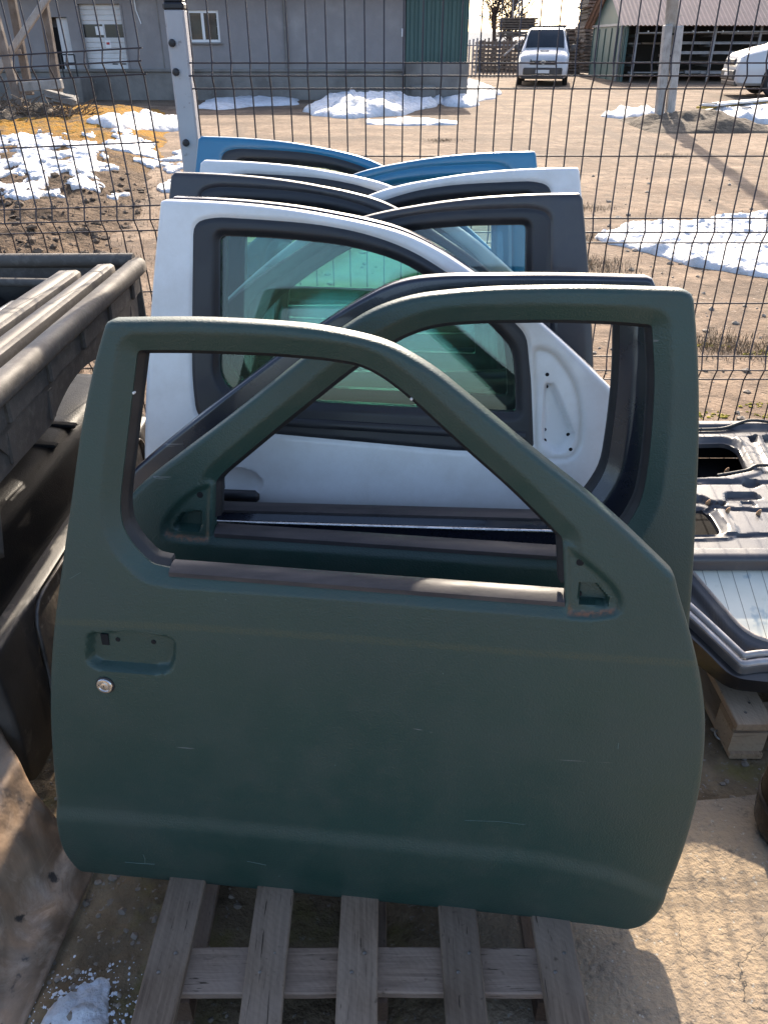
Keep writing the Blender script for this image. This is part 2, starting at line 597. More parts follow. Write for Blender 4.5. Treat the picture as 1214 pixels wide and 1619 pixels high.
# ------------------------------------------------------------------ snow
def snow_material():
    m, nt, b = new_mat('old_snow')
    c = mixc(nt, noise_fac(nt, 5, .45, .75, 7, .7), (.60, .61, .64), (.42, .41, .40))
    c = mixc(nt, noise_fac(nt, 40, .68, .74, 4), c, (.34, .29, .24))
    nt.links.new(c, b.inputs['Base Color'])
    b.inputs['Roughness'].default_value = .7
    b.inputs['Subsurface Weight'].default_value = 0.0
    add_bump(nt, b, ((9, .8, .06, 6), (60, .6, .012, 4), (220, .4, .003, 2)))
    return m
M_snow = snow_material()

def snow_field(name, poly_px, thick, cell, noise_amp, nscale, seed, label, kind=None, cat='snow', holes=0.0, under=land, group=None, soft=None, x_scale=1.0):
    """a sheet of old snow: traced outline on the ground, ragged by noise, rounded at the rim"""
    P = []
    for (x, y) in poly_px:
        z = 0.2
        for _ in range(6):
            q = atZ(x, y, z); z = float(under(np.array(q[0]), np.array(q[1])))
        P.append((q[0], q[1]))
    P = np.array(P)
    soft = soft or thick * 2
    lo, hi = P.min(0) - .2, P.max(0) + .2
    us = np.arange(lo[0], hi[0], cell * x_scale); vs = np.arange(lo[1], hi[1], cell)
    UU, VV = np.meshgrid(us, vs, indexing='ij')
    n = lambda u, v: noise_amp * (fbm(u * nscale, v * nscale * .6, 5, seed) - .5)
    fun = lambda u, v: sdf(P, u, v) + n(u, v) - holes * np.clip(fbm(u * nscale * 1.3, v * nscale, 4, seed + 5) - .5, 0, 1)
    pts, faces = clipgrid(us, vs, fun(UU, VV))
    u, v = pts[:, 0], pts[:, 1]
    d = np.clip(fun(u, v), 0, None)
    prof = np.sqrt(np.clip(1 - (1 - np.clip(d / soft, 0, 1)) ** 2, 0, 1))
    z0 = under(u, v)
    k_ = 1.7 / max(thick * 4, .3)
    z = z0 + thick * prof * (.15 + 1.5 * fbm(u * k_, v * k_, 5, seed + 9)) * (.6 + .8 * fbm(u * k_ * 4, v * k_ * 5, 3, seed + 3)) + .004
    F = np.column_stack([u, v, z])
    B = np.column_stack([u, v, z0 - .06])
    vv, ff = shell(F, B, faces)
    o = make(name, vv, ff, M_snow, smooth=60)
    return tag(o, label, cat if kind is None else None, group, kind or 'thing')

SG = 'patches of melting snow'
snow_field('snow_patch', [(948, 375), (985, 358), (1080, 352), (1160, 345), (1230, 343), (1300, 345), (1300, 440), (1214, 436), (1140, 425), (1080, 415), (1010, 398)], .065, .022, .45, 2.2, 3,
           'thick white snow patch on the dirt right of the doors', group=SG)
snow_field('snow_patch', [(465, 176), (500, 166), (545, 158), (600, 162), (660, 166), (700, 158), (705, 168), (640, 182), (560, 187), (490, 184)], .30, .12, 1.2, .9, 11,
           'bluish snow heap against the grey warehouse wall', group=SG, soft=1.6)
snow_field('snow_patch', [(700, 168), (708, 150), (722, 138), (740, 134), (775, 137), (785, 148), (765, 160), (738, 170)], .30, .12, 1.1, .9, 15,
           'half sunlit snow heap at the corner of the green building', group=SG, soft=1.5)
snow_field('snow_patch', [(305, 172), (320, 160), (380, 157), (470, 158), (475, 166), (400, 168), (350, 174)], .10, .16, .9, .6, 18,
           'thin snow strip in the shade right of the grey post', group=SG, soft=.6)
snow_field('snow_patch', [(575, 192), (640, 188), (720, 193), (722, 198), (650, 199), (580, 197)], .05, .10, .5, .9, 22,
           'thin snow streak on the sunlit yard before the snow heap', group=SG)
snow_field('snow_patch', [(952, 186), (970, 174), (1000, 176), (1050, 180), (1055, 187), (1000, 190)], .12, .08, .7, 1.4, 26,
           'small snow ridge at the foot of the earth mound by the pole', group=SG)
snow_field('snow_patch', [(1085, 190), (1110, 182), (1150, 176), (1214, 172), (1290, 170), (1290, 196), (1214, 196), (1130, 196)], .18, .08, .7, 1.2, 29,
           'snow patch before the scrap panels at the right edge', group=SG)
snow_field('snow_patch', [(140, 194), (190, 186), (250, 188), (290, 194), (292, 206), (240, 206), (180, 203)], .14, .09, .5, 1.1, 33,
           'bright snow strip behind the yellow moss left of the post', group=SG)
snow_field('snow_crust', [(-60, 222), (60, 212), (130, 218), (230, 224), (300, 236), (300, 300), (250, 300), (225, 262), (180, 262), (172, 312), (90, 308), (40, 316), (-60, 312)], .030, .026, 2.2, 2.6, 37,
           'broken crust of snow on the soil bank', kind='stuff', holes=9)
snow_field('snow_patch', [(40, 1690), (70, 1585), (110, 1572), (165, 1578), (190, 1600), (200, 1690)], .004, .006, .22, 14, 44,
           'small grainy snow patch on the earth beside the pallet', group=SG, under=near_ground, soft=.09)

# pebbles and clods that can be told from the dirt but not counted
def scatter_stones(name, n, area, size, mat, seed, under, label):
    rs = np.random.RandomState(seed)
    V_, F_ = [], []
    ico = np.array([(0, 0, 1), (.9, 0, .3), (.28, .85, .35), (-.72, .53, .3), (-.72, -.53, .3), (.28, -.85, .35), (.6, .5, -.4), (-.3, .7, -.4), (-.7, 0, -.4), (-.3, -.7, -.4), (.6, -.5, -.4)])
    fc = [(0, 1, 2), (0, 2, 3), (0, 3, 4), (0, 4, 5), (0, 5, 1), (1, 6, 2), (2, 7, 3), (3, 8, 4), (4, 9, 5), (5, 10, 1), (2, 6, 7), (3, 7, 8), (4, 8, 9), (5, 9, 10), (1, 10, 6)]
    pos = area(rs, n)
    zs_all = under(pos[:, 0], pos[:, 1])
    for (x, y), z in zip(pos, zs_all):
        s = size[0] + (size[1] - size[0]) * rs.rand() ** 3
        k = ico * (s * np.array((rs.uniform(.7, 1.3), rs.uniform(.7, 1.3), rs.uniform(.45, .8))))
        k = k + rs.uniform(-.16, .16, k.shape) * s
        a = rs.rand() * 6.28
        k = k @ np.array([[math.cos(a), -math.sin(a), 0], [math.sin(a), math.cos(a), 0], [0, 0, 1]]).T
        base = len(V_)
        V_ += (k + (x, y, z + s * .15)).tolist()
        F_ += [tuple(i + base for i in q) for q in fc]
    return tag(make(name, V_, F_, mat, smooth=0), label, None, None, 'stuff')

M_stone = pmat('stones', (.30, .25, .20), (.13, .11, .09), 9, rough=.9, c3=(.42, .38, .33), scale3=3, bump=((60, .5, .004, 3),))
def area_yard(rs, n):
    y = 2.95 + 9 * rs.rand(n) ** 1.9
    x = rs.uniform(-.9, 1.0, n) * (y * .75) + .6
    return np.column_stack([x, y])[x > bank_edge(y) + .3]
scatter_stones('gravel', 1500, area_yard, (.006, .035), M_stone, 5, near_ground, 'scattered stones on the yard behind the fence')
def area_near(rs, n):
    return np.column_stack([rs.uniform(.5, 1.3, n), rs.uniform(1.25, 2.3, n)])
scatter_stones('gravel', 700, area_near, (.002, .011), M_stone, 6, near_ground, 'fine gravel beside the right pallet')
def area_left(rs, n):
    return np.column_stack([rs.uniform(-.95, -.3, n), rs.uniform(.6, 1.4, n)])
scatter_stones('gravel', 600, area_left, (.002, .012), M_stone, 8, near_ground, 'fine gravel left of the front pallet')
M_clod = pmat('soil_clods', (.07, .05, .035), (.15, .105, .07), 7, rough=1, bump=((40, .7, .01, 4),))
def area_bank(rs, n):
    y = 3.5 + 8 * rs.rand(n) ** 1.6
    x = bank_edge(y) - .2 - rs.rand(n) * (1.2 + .45 * y)
    return np.column_stack([x, y])
scatter_stones('soil_clods', 2600, area_bank, (.012, .06), M_clod, 9, bank_z, 'clods of earth on the soil bank')
M_moss = pmat('yellow_moss', (.34, .28, .03), (.20, .18, .02), 30, rough=1, bump=((120, .8, .01, 4),))
def area_moss(rs, n):
    c = np.array([atZ(*p, 0)[:2] for p in ((1120, 548), (1005 + 195, 560), (1118, 657), (1130, 657), (1205, 655), (1195, 640))])
    k = rs.randint(0, len(c), n)
    return c[k] + rs.normal(0, 1, (n, 2)) * (.055, .022)
scatter_stones('moss_tufts', 110, area_moss, (.006, .016), M_moss, 10, near_ground, 'yellow green moss tufts by the fence')

M_grain = pmat('snow_grains', (.74, .77, .82), rough=.6)
def area_grain(rs, n):
    c = atZ(125, 1610, 0)[:2]
    return c + rs.normal(0, 1, (n, 2)) * (.055, .045)
scatter_stones('snow_grains', 1100, area_grain, (.0012, .005), M_grain, 14, near_ground, 'loose snow grains beside the pallet')

def grass(name, n, area, hgt, mat, seed, under, label):
    rs = np.random.RandomState(seed)
    pos = area(rs, n); zs = under(pos[:, 0], pos[:, 1])
    V_, F_ = [], []
    for (x, y), z in zip(pos, zs):
        a, L, w = rs.rand() * 6.28, hgt * rs.uniform(.4, 1.0), rs.uniform(.0015, .003)
        lean = rs.uniform(.2, 1.1)
        d = np.array((math.cos(a), math.sin(a)))
        p = np.array((-d[1], d[0])) * w
        k = len(V_)
        V_ += [(x - p[0], y - p[1], z - .005), (x + p[0], y + p[1], z - .005), (x + d[0] * L * lean * .5 + p[0] * .6, y + d[1] * L * lean * .5 + p[1] * .6, z + L * .6),
               (x + d[0] * L * lean * .5 - p[0] * .6, y + d[1] * L * lean * .5 - p[1] * .6, z + L * .6), (x + d[0] * L * lean, y + d[1] * L * lean, z + L * .75)]
        F_ += [(k, k + 1, k + 2, k + 3), (k + 3, k + 2, k + 4)]
    return tag(make(name, V_, F_, mat), label, None, None, 'stuff')
M_straw = pmat('dead_grass', (.22, .16, .095), (.12, .088, .055), 6, rough=.95)
def area_straw(rs, n):
    c = np.array([atZ(*p, 0.02)[:2] for p in ((940, 420), (955, 432), (1120, 538), (1160, 545), (1190, 552), (930, 380), (1100, 545), (930, 335), (1060, 255), (700, 232))])
    k = rs.randint(0, len(c), n)
    return c[k] + rs.normal(0, 1, (n, 2)) * (.16, .10)
grass('dead_grass', 2600, area_straw, .07, M_straw, 31, near_ground, 'dead grass tufts on the yard behind the fence')
def area_straw2(rs, n):
    y = 3.6 + 9 * rs.rand(n) ** 1.5
    return np.column_stack([bank_edge(y) - .1 - rs.rand(n) * (1.2 + .45 * y), y])
grass('dead_grass', 7000, area_straw2, .06, M_straw, 32, land, 'short dead straw on the soil bank')
# ------------------------------------------------------------------ car doors
M_rubber = pmat('black_rubber', (.012, .012, .014), (.022, .022, .024), 20, rough=.55, bump=((260, .15, .001, 2),))
M_trim = pmat('black_trim', (.014, .015, .019), (.024, .025, .03), 12, rough=.42, rough2=.6)
M_strip = pmat('faded_belt_strip', (.055, .045, .045), (.03, .026, .028), 30, rough=.5, rough2=.7, stretch=(.2, 1, 1),
               bump=((90, .25, .001, 3),))
M_hole = pmat('dark_hole', (.004, .004, .005), rough=.9)  # near-black colour stands in for the unlit depth of holes and gaps
M_chrome = pmat('worn_chrome', (.75, .73, .72), (.5, .48, .47), 60, rough=.18, rough2=.38, metal=1.0)
M_glass = glass_mat('green_glass', (.86, .985, .92), .03)
M_glass_blue = glass_mat('blue_glass', (.88, .96, .965), .03)

def paint(name, c1, c2, rough=.28, coat=.6, dirt=(.2, .18, .15), dirt_amt=.25, peel=None, band=None, metal=0.0):
    """car paint: slow tone change, dusty film, small scratches, optional leathery coating; tint attribute: r band, g rust"""
    m, nt, b = new_mat(name)
    c = mixc(nt, noise_fac(nt, 2.2, .35, .7, 4), c1, c2)
    dz = noise_fac(nt, 5.5, .42, .74, 9, .74)
    mu = N(nt, 'ShaderNodeMath', operation='MULTIPLY'); mu.inputs[1].default_value = dirt_amt
    nt.links.new(dz, mu.inputs[0])
    c = mixc(nt, mu.outputs[0], c, dirt)
    sc = noise_fac(nt, 26, .735, .75, 3, .5, stretch=(.12, 1, 1.6), dist=.6)
    c = mixc(nt, sc, c, tuple(.5 * q + .10 for q in c1))
    at = N(nt, 'ShaderNodeAttribute', attribute_name='tint')
    sp = N(nt, 'ShaderNodeSeparateColor'); nt.links.new(at.outputs['Color'], sp.inputs['Color'])
    if band is not None:
        nb = noise_fac(nt, 300, .3, .55, 2)
        mb = N(nt, 'ShaderNodeMath', operation='MULTIPLY'); nt.links.new(sp.outputs[0], mb.inputs[0]); nt.links.new(nb, mb.inputs[1])
        c = mixc(nt, mb.outputs[0], c, band)
    nr = noise_fac(nt, 130, .35, .6, 4)
    mr_ = N(nt, 'ShaderNodeMath', operation='MULTIPLY'); nt.links.new(sp.outputs[1], mr_.inputs[0]); nt.links.new(nr, mr_.inputs[1])
    c = mixc(nt, mr_.outputs[0], c, (.30, .10, .035))
    c = mixc(nt, sp.outputs[2], c, dirt)
    nt.links.new(c, b.inputs['Base Color'])
    rr = N(nt, 'ShaderNodeMapRange'); rr.inputs['To Min'].default_value = rough; rr.inputs['To Max'].default_value = min(1, rough + .22)
    nt.links.new(dz, rr.inputs['Value']); nt.links.new(rr.outputs['Result'], b.inputs['Roughness'])
    b.inputs['Coat Weight'].default_value = coat; b.inputs['Coat Roughness'].default_value = .06
    b.inputs['Metallic'].default_value = metal
    if peel: add_bump(nt, b, peel)
    return m

M_green = paint('green_bedliner_coat', (.0165, .043, .036), (.0205, .050, .041), .40, 0.0, (.06, .062, .050), .42,
                peel=((300, .55, .0014, 2), (700, .4, .0006, 2)), band=(.040, .056, .038))
M_navy = paint('navy_paint', (.006, .008, .020), (.008, .010, .024), .24, .4, (.06, .06, .06), .10)
M_white = paint('white_paint', (.72, .715, .71), (.68, .675, .67), .34, .3, (.40, .35, .28), .38)
M_dark = paint('anthracite_paint', (.022, .022, .030), (.028, .028, .036), .38, .2, (.09, .082, .075), .4)
M_blue = paint('blue_paint', (.006, .135, .27), (.008, .155, .30), .32, .4, (.12, .14, .15), .15)

class Door:
    def __init__(s, Y0, yaw, lean, base, x0=0.0, z0=0.13):
        a, y = R(lean), R(yaw)
        s.O = np.array((x0, Y0, z0))
        s.U = np.array((math.cos(y), -math.sin(y), 0))          # positive yaw brings the right end nearer
        f = np.array((math.sin(y), math.cos(y), 0))             # horizontal, away from the camera
        s.V = f * math.sin(a) + np.array((0, 0, math.cos(a)))
        s.N = -f * math.cos(a) + np.array((0, 0, math.sin(a)))
        s.base = base
    def px(s, pts):
        out = []
        for p in pts:
            d = ray(p[0], p[1]); h = 0.0
            for _ in range(8):
                t = (h - (CAM - s.O) @ s.N) / (d @ s.N)
                q = CAM + d * t - s.O
                u, v = q @ s.U, q @ s.V
                h = float(s.base(np.array(v)))
            out.append((u, v) + ((p[2] * t / FPX,) if len(p) > 2 else ()))
        return out
    def at(s, u, v, h):
        u, v, h = np.asarray(u, float), np.asarray(v, float), np.asarray(h, float)
        return s.O + u[..., None] * s.U + v[..., None] * s.V + h[..., None] * s.N

def base_pickup(v):
    v = np.asarray(v, float)
    body = .022 * (1 - ((v - .33) / .38) ** 2)
    return np.where(v < .71, body, -(v - .71) * .1158 - .0 * v)

def base_van(v):
    v = np.asarray(v, float)
    body = .028 * (1 - ((v - .30) / .42) ** 2)
    return np.where(v < .72, body, -(v - .72) * .1333)

def roll(d, r):
    t = np.clip(1 - d / r, 0, 1)
    return -r * (1 - np.sqrt(np.clip(1 - t * t, 0, 1)))

def interp_line(pts, u):
    p = sorted(pts)
    return np.interp(u, [q[0] for q in p], [q[1] for q in p])

def set_tint(o, rgbv, n):
    me = o.data
    at = me.attributes.new('tint', 'FLOAT_COLOR', 'POINT')
    arr = np.zeros((len(me.vertices), 4)); arr[:, 3] = 1
    m = min(n, len(arr)); arr[:m, :3] = rgbv[:m]
    at.data.foreach_set('color', arr.ravel())

def disc(mb, D, u, v, h, r, t=.0015, n=16):
    c = D.at(u, v, h)
    mb.lathe([(r, -.004), (r, t * .6), (r * .82, t)], c, D.N, n)

def skin(D, root, outline, holes, height, mat, cell, thick, tint=None, name='door_panel', edge=.009):
    """metal skin of a door as a closed shell: a heightfield over (u, v) cut by outline and holes"""
    lo, hi = outline.min(0) - cell * 1.5, outline.max(0) + cell * 1.5
    us, vs = np.arange(lo[0], hi[0], cell), np.arange(lo[1], hi[1], cell)
    def S(u, v):
        d = sdf(outline, u, v)
        for hp in holes: d = np.minimum(d, -sdf(hp, u, v))
        return d
    pts, faces = edgegrid(us, vs, S, edge, 5)
    u, v = pts[:, 0], pts[:, 1]
    h = height(u, v)
    front = D.at(u, v, h)
    back = D.at(u, v, D.base(v) - thick(u, v))
    vv, ff = shell(front, back, faces)
    o = make(name, vv, ff, mat, root, smooth=38)
    if tint is not None:
        tv = tint(u, v)
        set_tint(o, np.vstack([tv, np.zeros_like(tv)]), len(vv))
    return o

def ring(D, root, name, poly, w0, w1, hfun, t, mat, cell, keep=None):
    """band inside poly between distances w0 and w1 from its edge"""
    lo, hi = poly.min(0) - .01, poly.max(0) + .01
    us, vs = np.arange(lo[0], hi[0], cell), np.arange(lo[1], hi[1], cell)
    def S(u, v):
        d = sdf(poly, u, v)
        s = np.minimum(d - w0, w1 - d)
        return s if keep is None else np.minimum(s, keep(u, v))
    pts, faces = edgegrid(us, vs, S, .003, 2)
    u, v = pts[:, 0], pts[:, 1]
    dd = sdf(poly, u, v)
    h = hfun(u, v, dd)
    vv, ff = shell(D.at(u, v, h), D.at(u, v, h - t), faces)
    return make(name, vv, ff, mat, root, smooth=40)

def sheet(D, root, name, poly, h, t, mat):
    n = len(poly)
    hb = D.base(poly[:, 1]) + h
    F, B = D.at(poly[:, 0], poly[:, 1], hb), D.at(poly[:, 0], poly[:, 1], hb - t)
    ar = np.sum(poly[:, 0] * np.roll(poly[:, 1], -1) - np.roll(poly[:, 0], -1) * poly[:, 1])
    idx = list(range(n)) if ar > 0 else list(range(n))[::-1]
    fs = [idx, [i + n for i in idx[::-1]]] + [[idx[(k + 1) % n], idx[k], idx[k] + n, idx[(k + 1) % n] + n] for k in range(n)]
    return make(name, np.vstack([F, B]), fs, mat, root)

def strip(D, root, name, a, b, w, h0, dep, mat, n=24, sag=0.0, below=True):
    """moulding running along the belt line from a to b (u, v), w tall, standing proud by dep"""
    mb = MB()
    us = np.linspace(a[0], b[0], n); vs = np.linspace(a[1], b[1], n)
    prof = [(-.5, 0), (-.5, .7), (-.3, 1), (.1, 1), (.42, .62), (.5, .3), (.5, 0)]
    rows = []
    for u, v in zip(us, vs):
        rows.append([D.at(u, v + q * w, float(D.base(np.array(v))) + h0 + k * dep) for q, k in prof])
    m = len(prof)
    V_ = np.array(rows).reshape(-1, 3)
    F = []
    for i in range(n - 1):
        for k in range(m):
            p, q = i * m + k, i * m + (k + 1) % m
            F.append((p, q, q + m, p + m))
    F.append(tuple(range(m))); F.append(tuple((n - 1) * m + k for k in range(m))[::-1])
    return make(name, V_, F, mat, root, smooth=50)

# ---------------- the two green pickup doors and the navy one of the same kind
def pickup_door(D, name, label, cat, group, outline_px, window_px, mat, cell, mirror_px=None, slot_px=None,
                holes_px=(), handle_px=None, band_px=None, ridge_px=None, belt=None, rust=None, roll_r=.011, seal=M_rubber,
                mirror_side=0):
    out = rounded(D.px(outline_px)); win = rounded(D.px(window_px))
    mir = rounded(D.px(mirror_px)) if mirror_px else None
    slot = rounded(D.px(slot_px)) if slot_px else None
    han = rounded(D.px(handle_px)) if handle_px else None
    band = D.px(band_px) if band_px else None
    ridge = D.px(ridge_px) if ridge_px else None
    root = thing(name, D.O, label, cat, group)
    def height(u, v):
        h = D.base(v).copy()
        dO = sdf(out, u, v); dW = -sdf(win, u, v)
        bev = .0125 * np.clip(1 - dW / .026, 0, 1) ** 1.05 + .0015 * sstep(.0275, .0250, dW)
        if mir is not None:
            dm = sdf(mir, u, v)
            k = sstep(-.012, .004, dm)
            bev = bev * (1 - k)
            h = h - .010 * sstep(-.007, .006, dm)
            if slot is not None:
                h = h - .022 * sstep(-.002, .003, sdf(slot, u, v))
        h = h - bev
        h = h + roll(dO, roll_r)
        if han is not None:
            dh = sdf(han, u, v)
            h = h - .017 * sstep(-.004, .008, dh)
        if ridge is not None:
            s = interp_line(ridge, u) - v                          # distance below the ridge line
            h = h + .0075 * sstep(-.006, .038, s) - .34 * np.clip(s - .034, 0, 1) ** 1.5
        return h
    belt_v = np.median(win[win[:, 1] < win[:, 1].min() + .06, 1])
    def thick(u, v):
        return .030 + .052 * (1 - sstep(belt_v - .16, belt_v - .04, v))
    def tint(u, v):
        c = np.zeros((len(u), 3))
        if band is not None:
            c[:, 0] = 1 - sstep(.004, .0085, np.abs(interp_line(band, u) - v))
        if mir is not None:
            dm = np.abs(sdf(mir, u, v) - .002)
            low = sstep(.80, .95, 1 - (v - mir[:, 1].min()) / (np.ptp(mir[:, 1])))
            c[:, 1] = (1 - sstep(.001, .0045, dm)) * .6 * low
        dw = -sdf(win, u, v)
        c[:, 2] = .30 * np.exp(-((dw - .0255) / .003) ** 2) * vnoise(u * 40, v * 40, 5) + .5 * np.exp(-((sdf(out, u, v) - .006) / .004) ** 2) * np.clip(vnoise(u * 90, v * 90, 8) - .45, 0, 1)
        if rust is not None: c[:, 1] = np.maximum(c[:, 1], rust(u, v))
        return c
    skin(D, root, out, [win], height, mat, cell, thick, tint)
    ring(D, root, 'window_seal', win, -.003, .0085, lambda u, v, d: D.base(v) - .0175 - .012 * np.clip(d / .0085, 0, 1), .016, seal, cell * .9, (lambda u, v: np.maximum(v - interp_line(D.px([belt[0], belt[1]]), u) - .024, D.px([belt[0]])[0][0] - u)) if belt else None)
    if belt:
        a, b, w = belt
        (a,), (b,) = D.px([a]), D.px([b])
        strip(D, root, 'belt_strip', a, b, w, -.034, .031, M_strip)
    for (x, y, r) in holes_px:
        ((u, v),) = D.px([(x, y)])
        mb = MB(); hh = float(height(np.array([u]), np.array([v]))[0])
        disc(mb, D, u, v, hh, r, .001)
        mb.build('bolt_hole', M_hole, root, smooth=40)
    return root, height

GREEN_GROUP = 'pickup doors in green textured coating'
D1 = Door(0.945, 6.5, 5.0, base_pickup)
G1_out = [(165, 508, 10), (300, 506, 60), (420, 512, 60), (500, 519, 60), (570, 533, 40), (612, 545, 30), (650, 565, 30), (690, 590, 40), (740, 631, 40),
          (800, 681, 60), (860, 731, 60), (927, 783, 50), (990, 838, 50), (1054, 900, 20), (1068, 914, 8), (1074, 942, 20), (1090, 995, 40), (1104, 1050, 50), (1114, 1104, 40),
          (1117, 1148, 40), (1115, 1195, 40), (1109, 1250, 40), (1096, 1300, 40), (1082, 1348, 40), (1058, 1409, 40), (1036, 1452, 25), (1014, 1473, 16), (992, 1481, 10),
          (853, 1471, 60), (691, 1454, 60), (600, 1445, 60), (320, 1417, 60), (162, 1401, 40), (116, 1396, 12), (105, 1376, 16), (95, 1349, 20), (88, 1277, 40), (82, 1211, 40),
          (78, 1150, 40), (77, 1100, 40), (79, 1039, 30), (84, 983, 30), (92, 922, 30), (101, 855, 40), (109, 800, 40), (125, 677, 60), (145, 578, 40)]
G1_win = [(212, 557, 9), (300, 557, 40), (430, 562, 40), (520, 570, 40), (570, 579, 30), (606, 598, 25), (650, 632, 30), (740, 715, 40),
          (812, 778, 40), (890, 856, 6), (894, 953, 4), (560, 925, 60), (267, 905, 20), (234, 898, 12), (203, 866, 14), (188, 838, 12), (184, 806, 16), (187, 770, 16),
          (198, 676, 40)]
G1_mir = [(897, 868, 6), (935, 898, 20), (968, 928, 20), (981, 950, 14), (976, 971, 10), (940, 976, 10), (899, 975, 5)]
G1_slot = [(917, 928, 3), (943, 929, 4), (964, 956, 5), (960, 964, 4), (917, 960, 3)]
G1_handle = [(140, 1002, 10), (200, 1001, 20), (264, 1008, 12), (276, 1016, 12), (276, 1042, 10), (268, 1063, 12), (240, 1065, 20), (152, 1057, 14), (137, 1045, 12)]
g1, g1h = pickup_door(D1, 'car_door', 'dark green pickup door with round lock, foremost in the row of leaning doors', 'car door', GREEN_GROUP,
    G1_out, G1_win, M_green, .0036, G1_mir, G1_slot,
    holes_px=((918, 894, .0062), (180.5, 1020, .0045), (237.5, 1024, .0045), (918, 952, .004), (952, 953, .0045)),
    handle_px=G1_handle, band_px=[(60, 981), (92, 983), (320, 993), (560, 1010), (800, 1030), (1120, 1051)],
    ridge_px=[(60, 1270), (90, 1273), (320, 1292), (600, 1320), (853, 1345), (970, 1372), (1050, 1405), (1110, 1440)],
    belt=((266, 908), (893, 956), .020))
# square latch opening and lock cylinder of the front door
((u, v),) = D1.px([(160.5, 1019)])
mb = MB(); mb.box(D1.at(u, v, float(D1.base(np.array(v))) - .0158), (.0135, .023, .003), .0005, np.stack([D1.U, D1.V, D1.N], 1))
mb.build('latch_opening', M_hole, g1)
((u, v),) = D1.px([(167, 1083)])
c = D1.at(u, v, float(g1h(np.array([u]), np.array([v]))[0]))
lock = MB().lathe([(.0150, -.003), (.0150, .0035), (.0138, .0052), (.0105, .0055), (.0092, .0040), (.0078, .0040), (.0070, .0056), (.0050, .0060)], c, D1.N, 32).build('lock_cylinder', M_chrome, g1, smooth=30)
MB().lathe([(.0172, -.003), (.0172, .0012), (.0155, .0018)], c, D1.N, 32).build('lock_gasket', M_rubber, g1, smooth=30)
make('key_slot', (MB().box(c + D1.N * .0061, (.0011, .0062, .0006), 0, np.stack([D1.U, D1.V, D1.N], 1))).v,
     MB().box((0, 0, 0), (1, 1, 1)).f, M_hole, lock)

M_chip = pmat('bare_scratch', (.075, .115, .105), rough=.7)
def scratch(D, root, hf, pts, r=.0006):
    P = []
    for q in pts:
        ((u, v),) = D.px([q]); P.append(D.at(u, v, float(hf(np.array([u]), np.array([v]))[0]) + r * .2))
    MB().tube(P, r, 4).build('scratch', M_chip, root)
for pts, r in (([(195, 1369), (218, 1371), (242, 1372)], .0006), ([(226, 1352), (228, 1362), (227, 1370)], .0009), ([(97, 917), (113, 914), (128, 905)], .0004), ([(391, 1362), (421, 1369)], .0005),
               ([(735, 1297), (790, 1299), (830, 1304)], .0004), ([(977, 1175), (976, 1184)], .0008), ([(83, 1197), (92, 1199)], .0006)):
    scratch(D1, g1, g1h, pts, r)
for (x, y, r) in ((357, 948, .0011), (379, 1010, .0009), (700, 1065, .0011), (530, 1210, .0013), (440, 1391, .0012), (509, 1436, .0013)):
    ((u, v),) = D1.px([(x, y)]); mb = MB(); disc(mb, D1, u, v, float(g1h(np.array([u]), np.array([v]))[0]), r, .0003, 8); mb.build('paint_chip', M_chip, g1)
def seal_clip(D, root, x, y):
    ((u, v),) = D.px([(x, y)]); MB().lathe([(.0022, -.004), (.0022, .002), (.001, .003)], D.at(u, v, float(D.base(np.array(v))) - .0165), D.N, 10).build('seal_clip', M_white, root)
for x, y in ((205, 626), (649, 636)): seal_clip(D1, g1, x, y)

D2 = Door(1.175, 5.5, 5.0, base_pickup)
G2_out = [(197, 793, 20), (228, 762, 30), (295, 711, 50), (358, 664, 50), (420, 614, 50), (480, 566, 50), (540, 520, 40), (588, 490, 40), (651, 469, 50), (762, 457, 60), (929, 454, 60), (1082, 459, 20), (1098, 467, 12),
          (1102, 513, 30), (1107, 600, 60), (1107, 700, 60), (1100, 855, 60), (1096, 927, 40), (1090, 998, 40), (1086, 1090, 40), (1080, 1180, 40), (1066, 1255, 30), (1040, 1292, 20),
          (700, 1272, 60), (330, 1246, 60), (270, 1232, 30), (225, 1160, 40), (195, 1060, 40), (178, 950, 40), (172, 870, 30), (180, 815, 20)]
G2_win = [(1033, 516, 7), (976, 511, 30), (892, 508, 40), (762, 509, 40), (690, 514, 30), (640, 530, 25), (600, 553, 25), (546, 591, 30), (444, 673, 40), (349, 752, 10), (338, 766, 5),
          (336, 842, 4), (600, 858, 60), (890, 880, 60), (955, 874, 12), (995, 836, 14), (1017, 797, 20), (1027, 746, 30), (1034, 676, 30), (1038, 600, 30)]
G2_mir = [(331, 768, 6), (303, 780, 16), (274, 806, 16), (259, 829, 14), (260, 848, 8), (285, 854, 8), (328, 857, 4)]
G2_slot = [(287, 814, 4), (315, 814, 3), (314, 843, 3), (276, 840, 3), (274, 834, 3)]
g2, g2h = pickup_door(D2, 'car_door', 'dark green pickup door, facing right, partly behind the foremost green door', 'car door', GREEN_GROUP,
    G2_out, G2_win, M_green, .0045, G2_mir, G2_slot, holes_px=((314, 786, .0062), (289, 834, .004)), belt=((338, 846), (888, 883), .020))

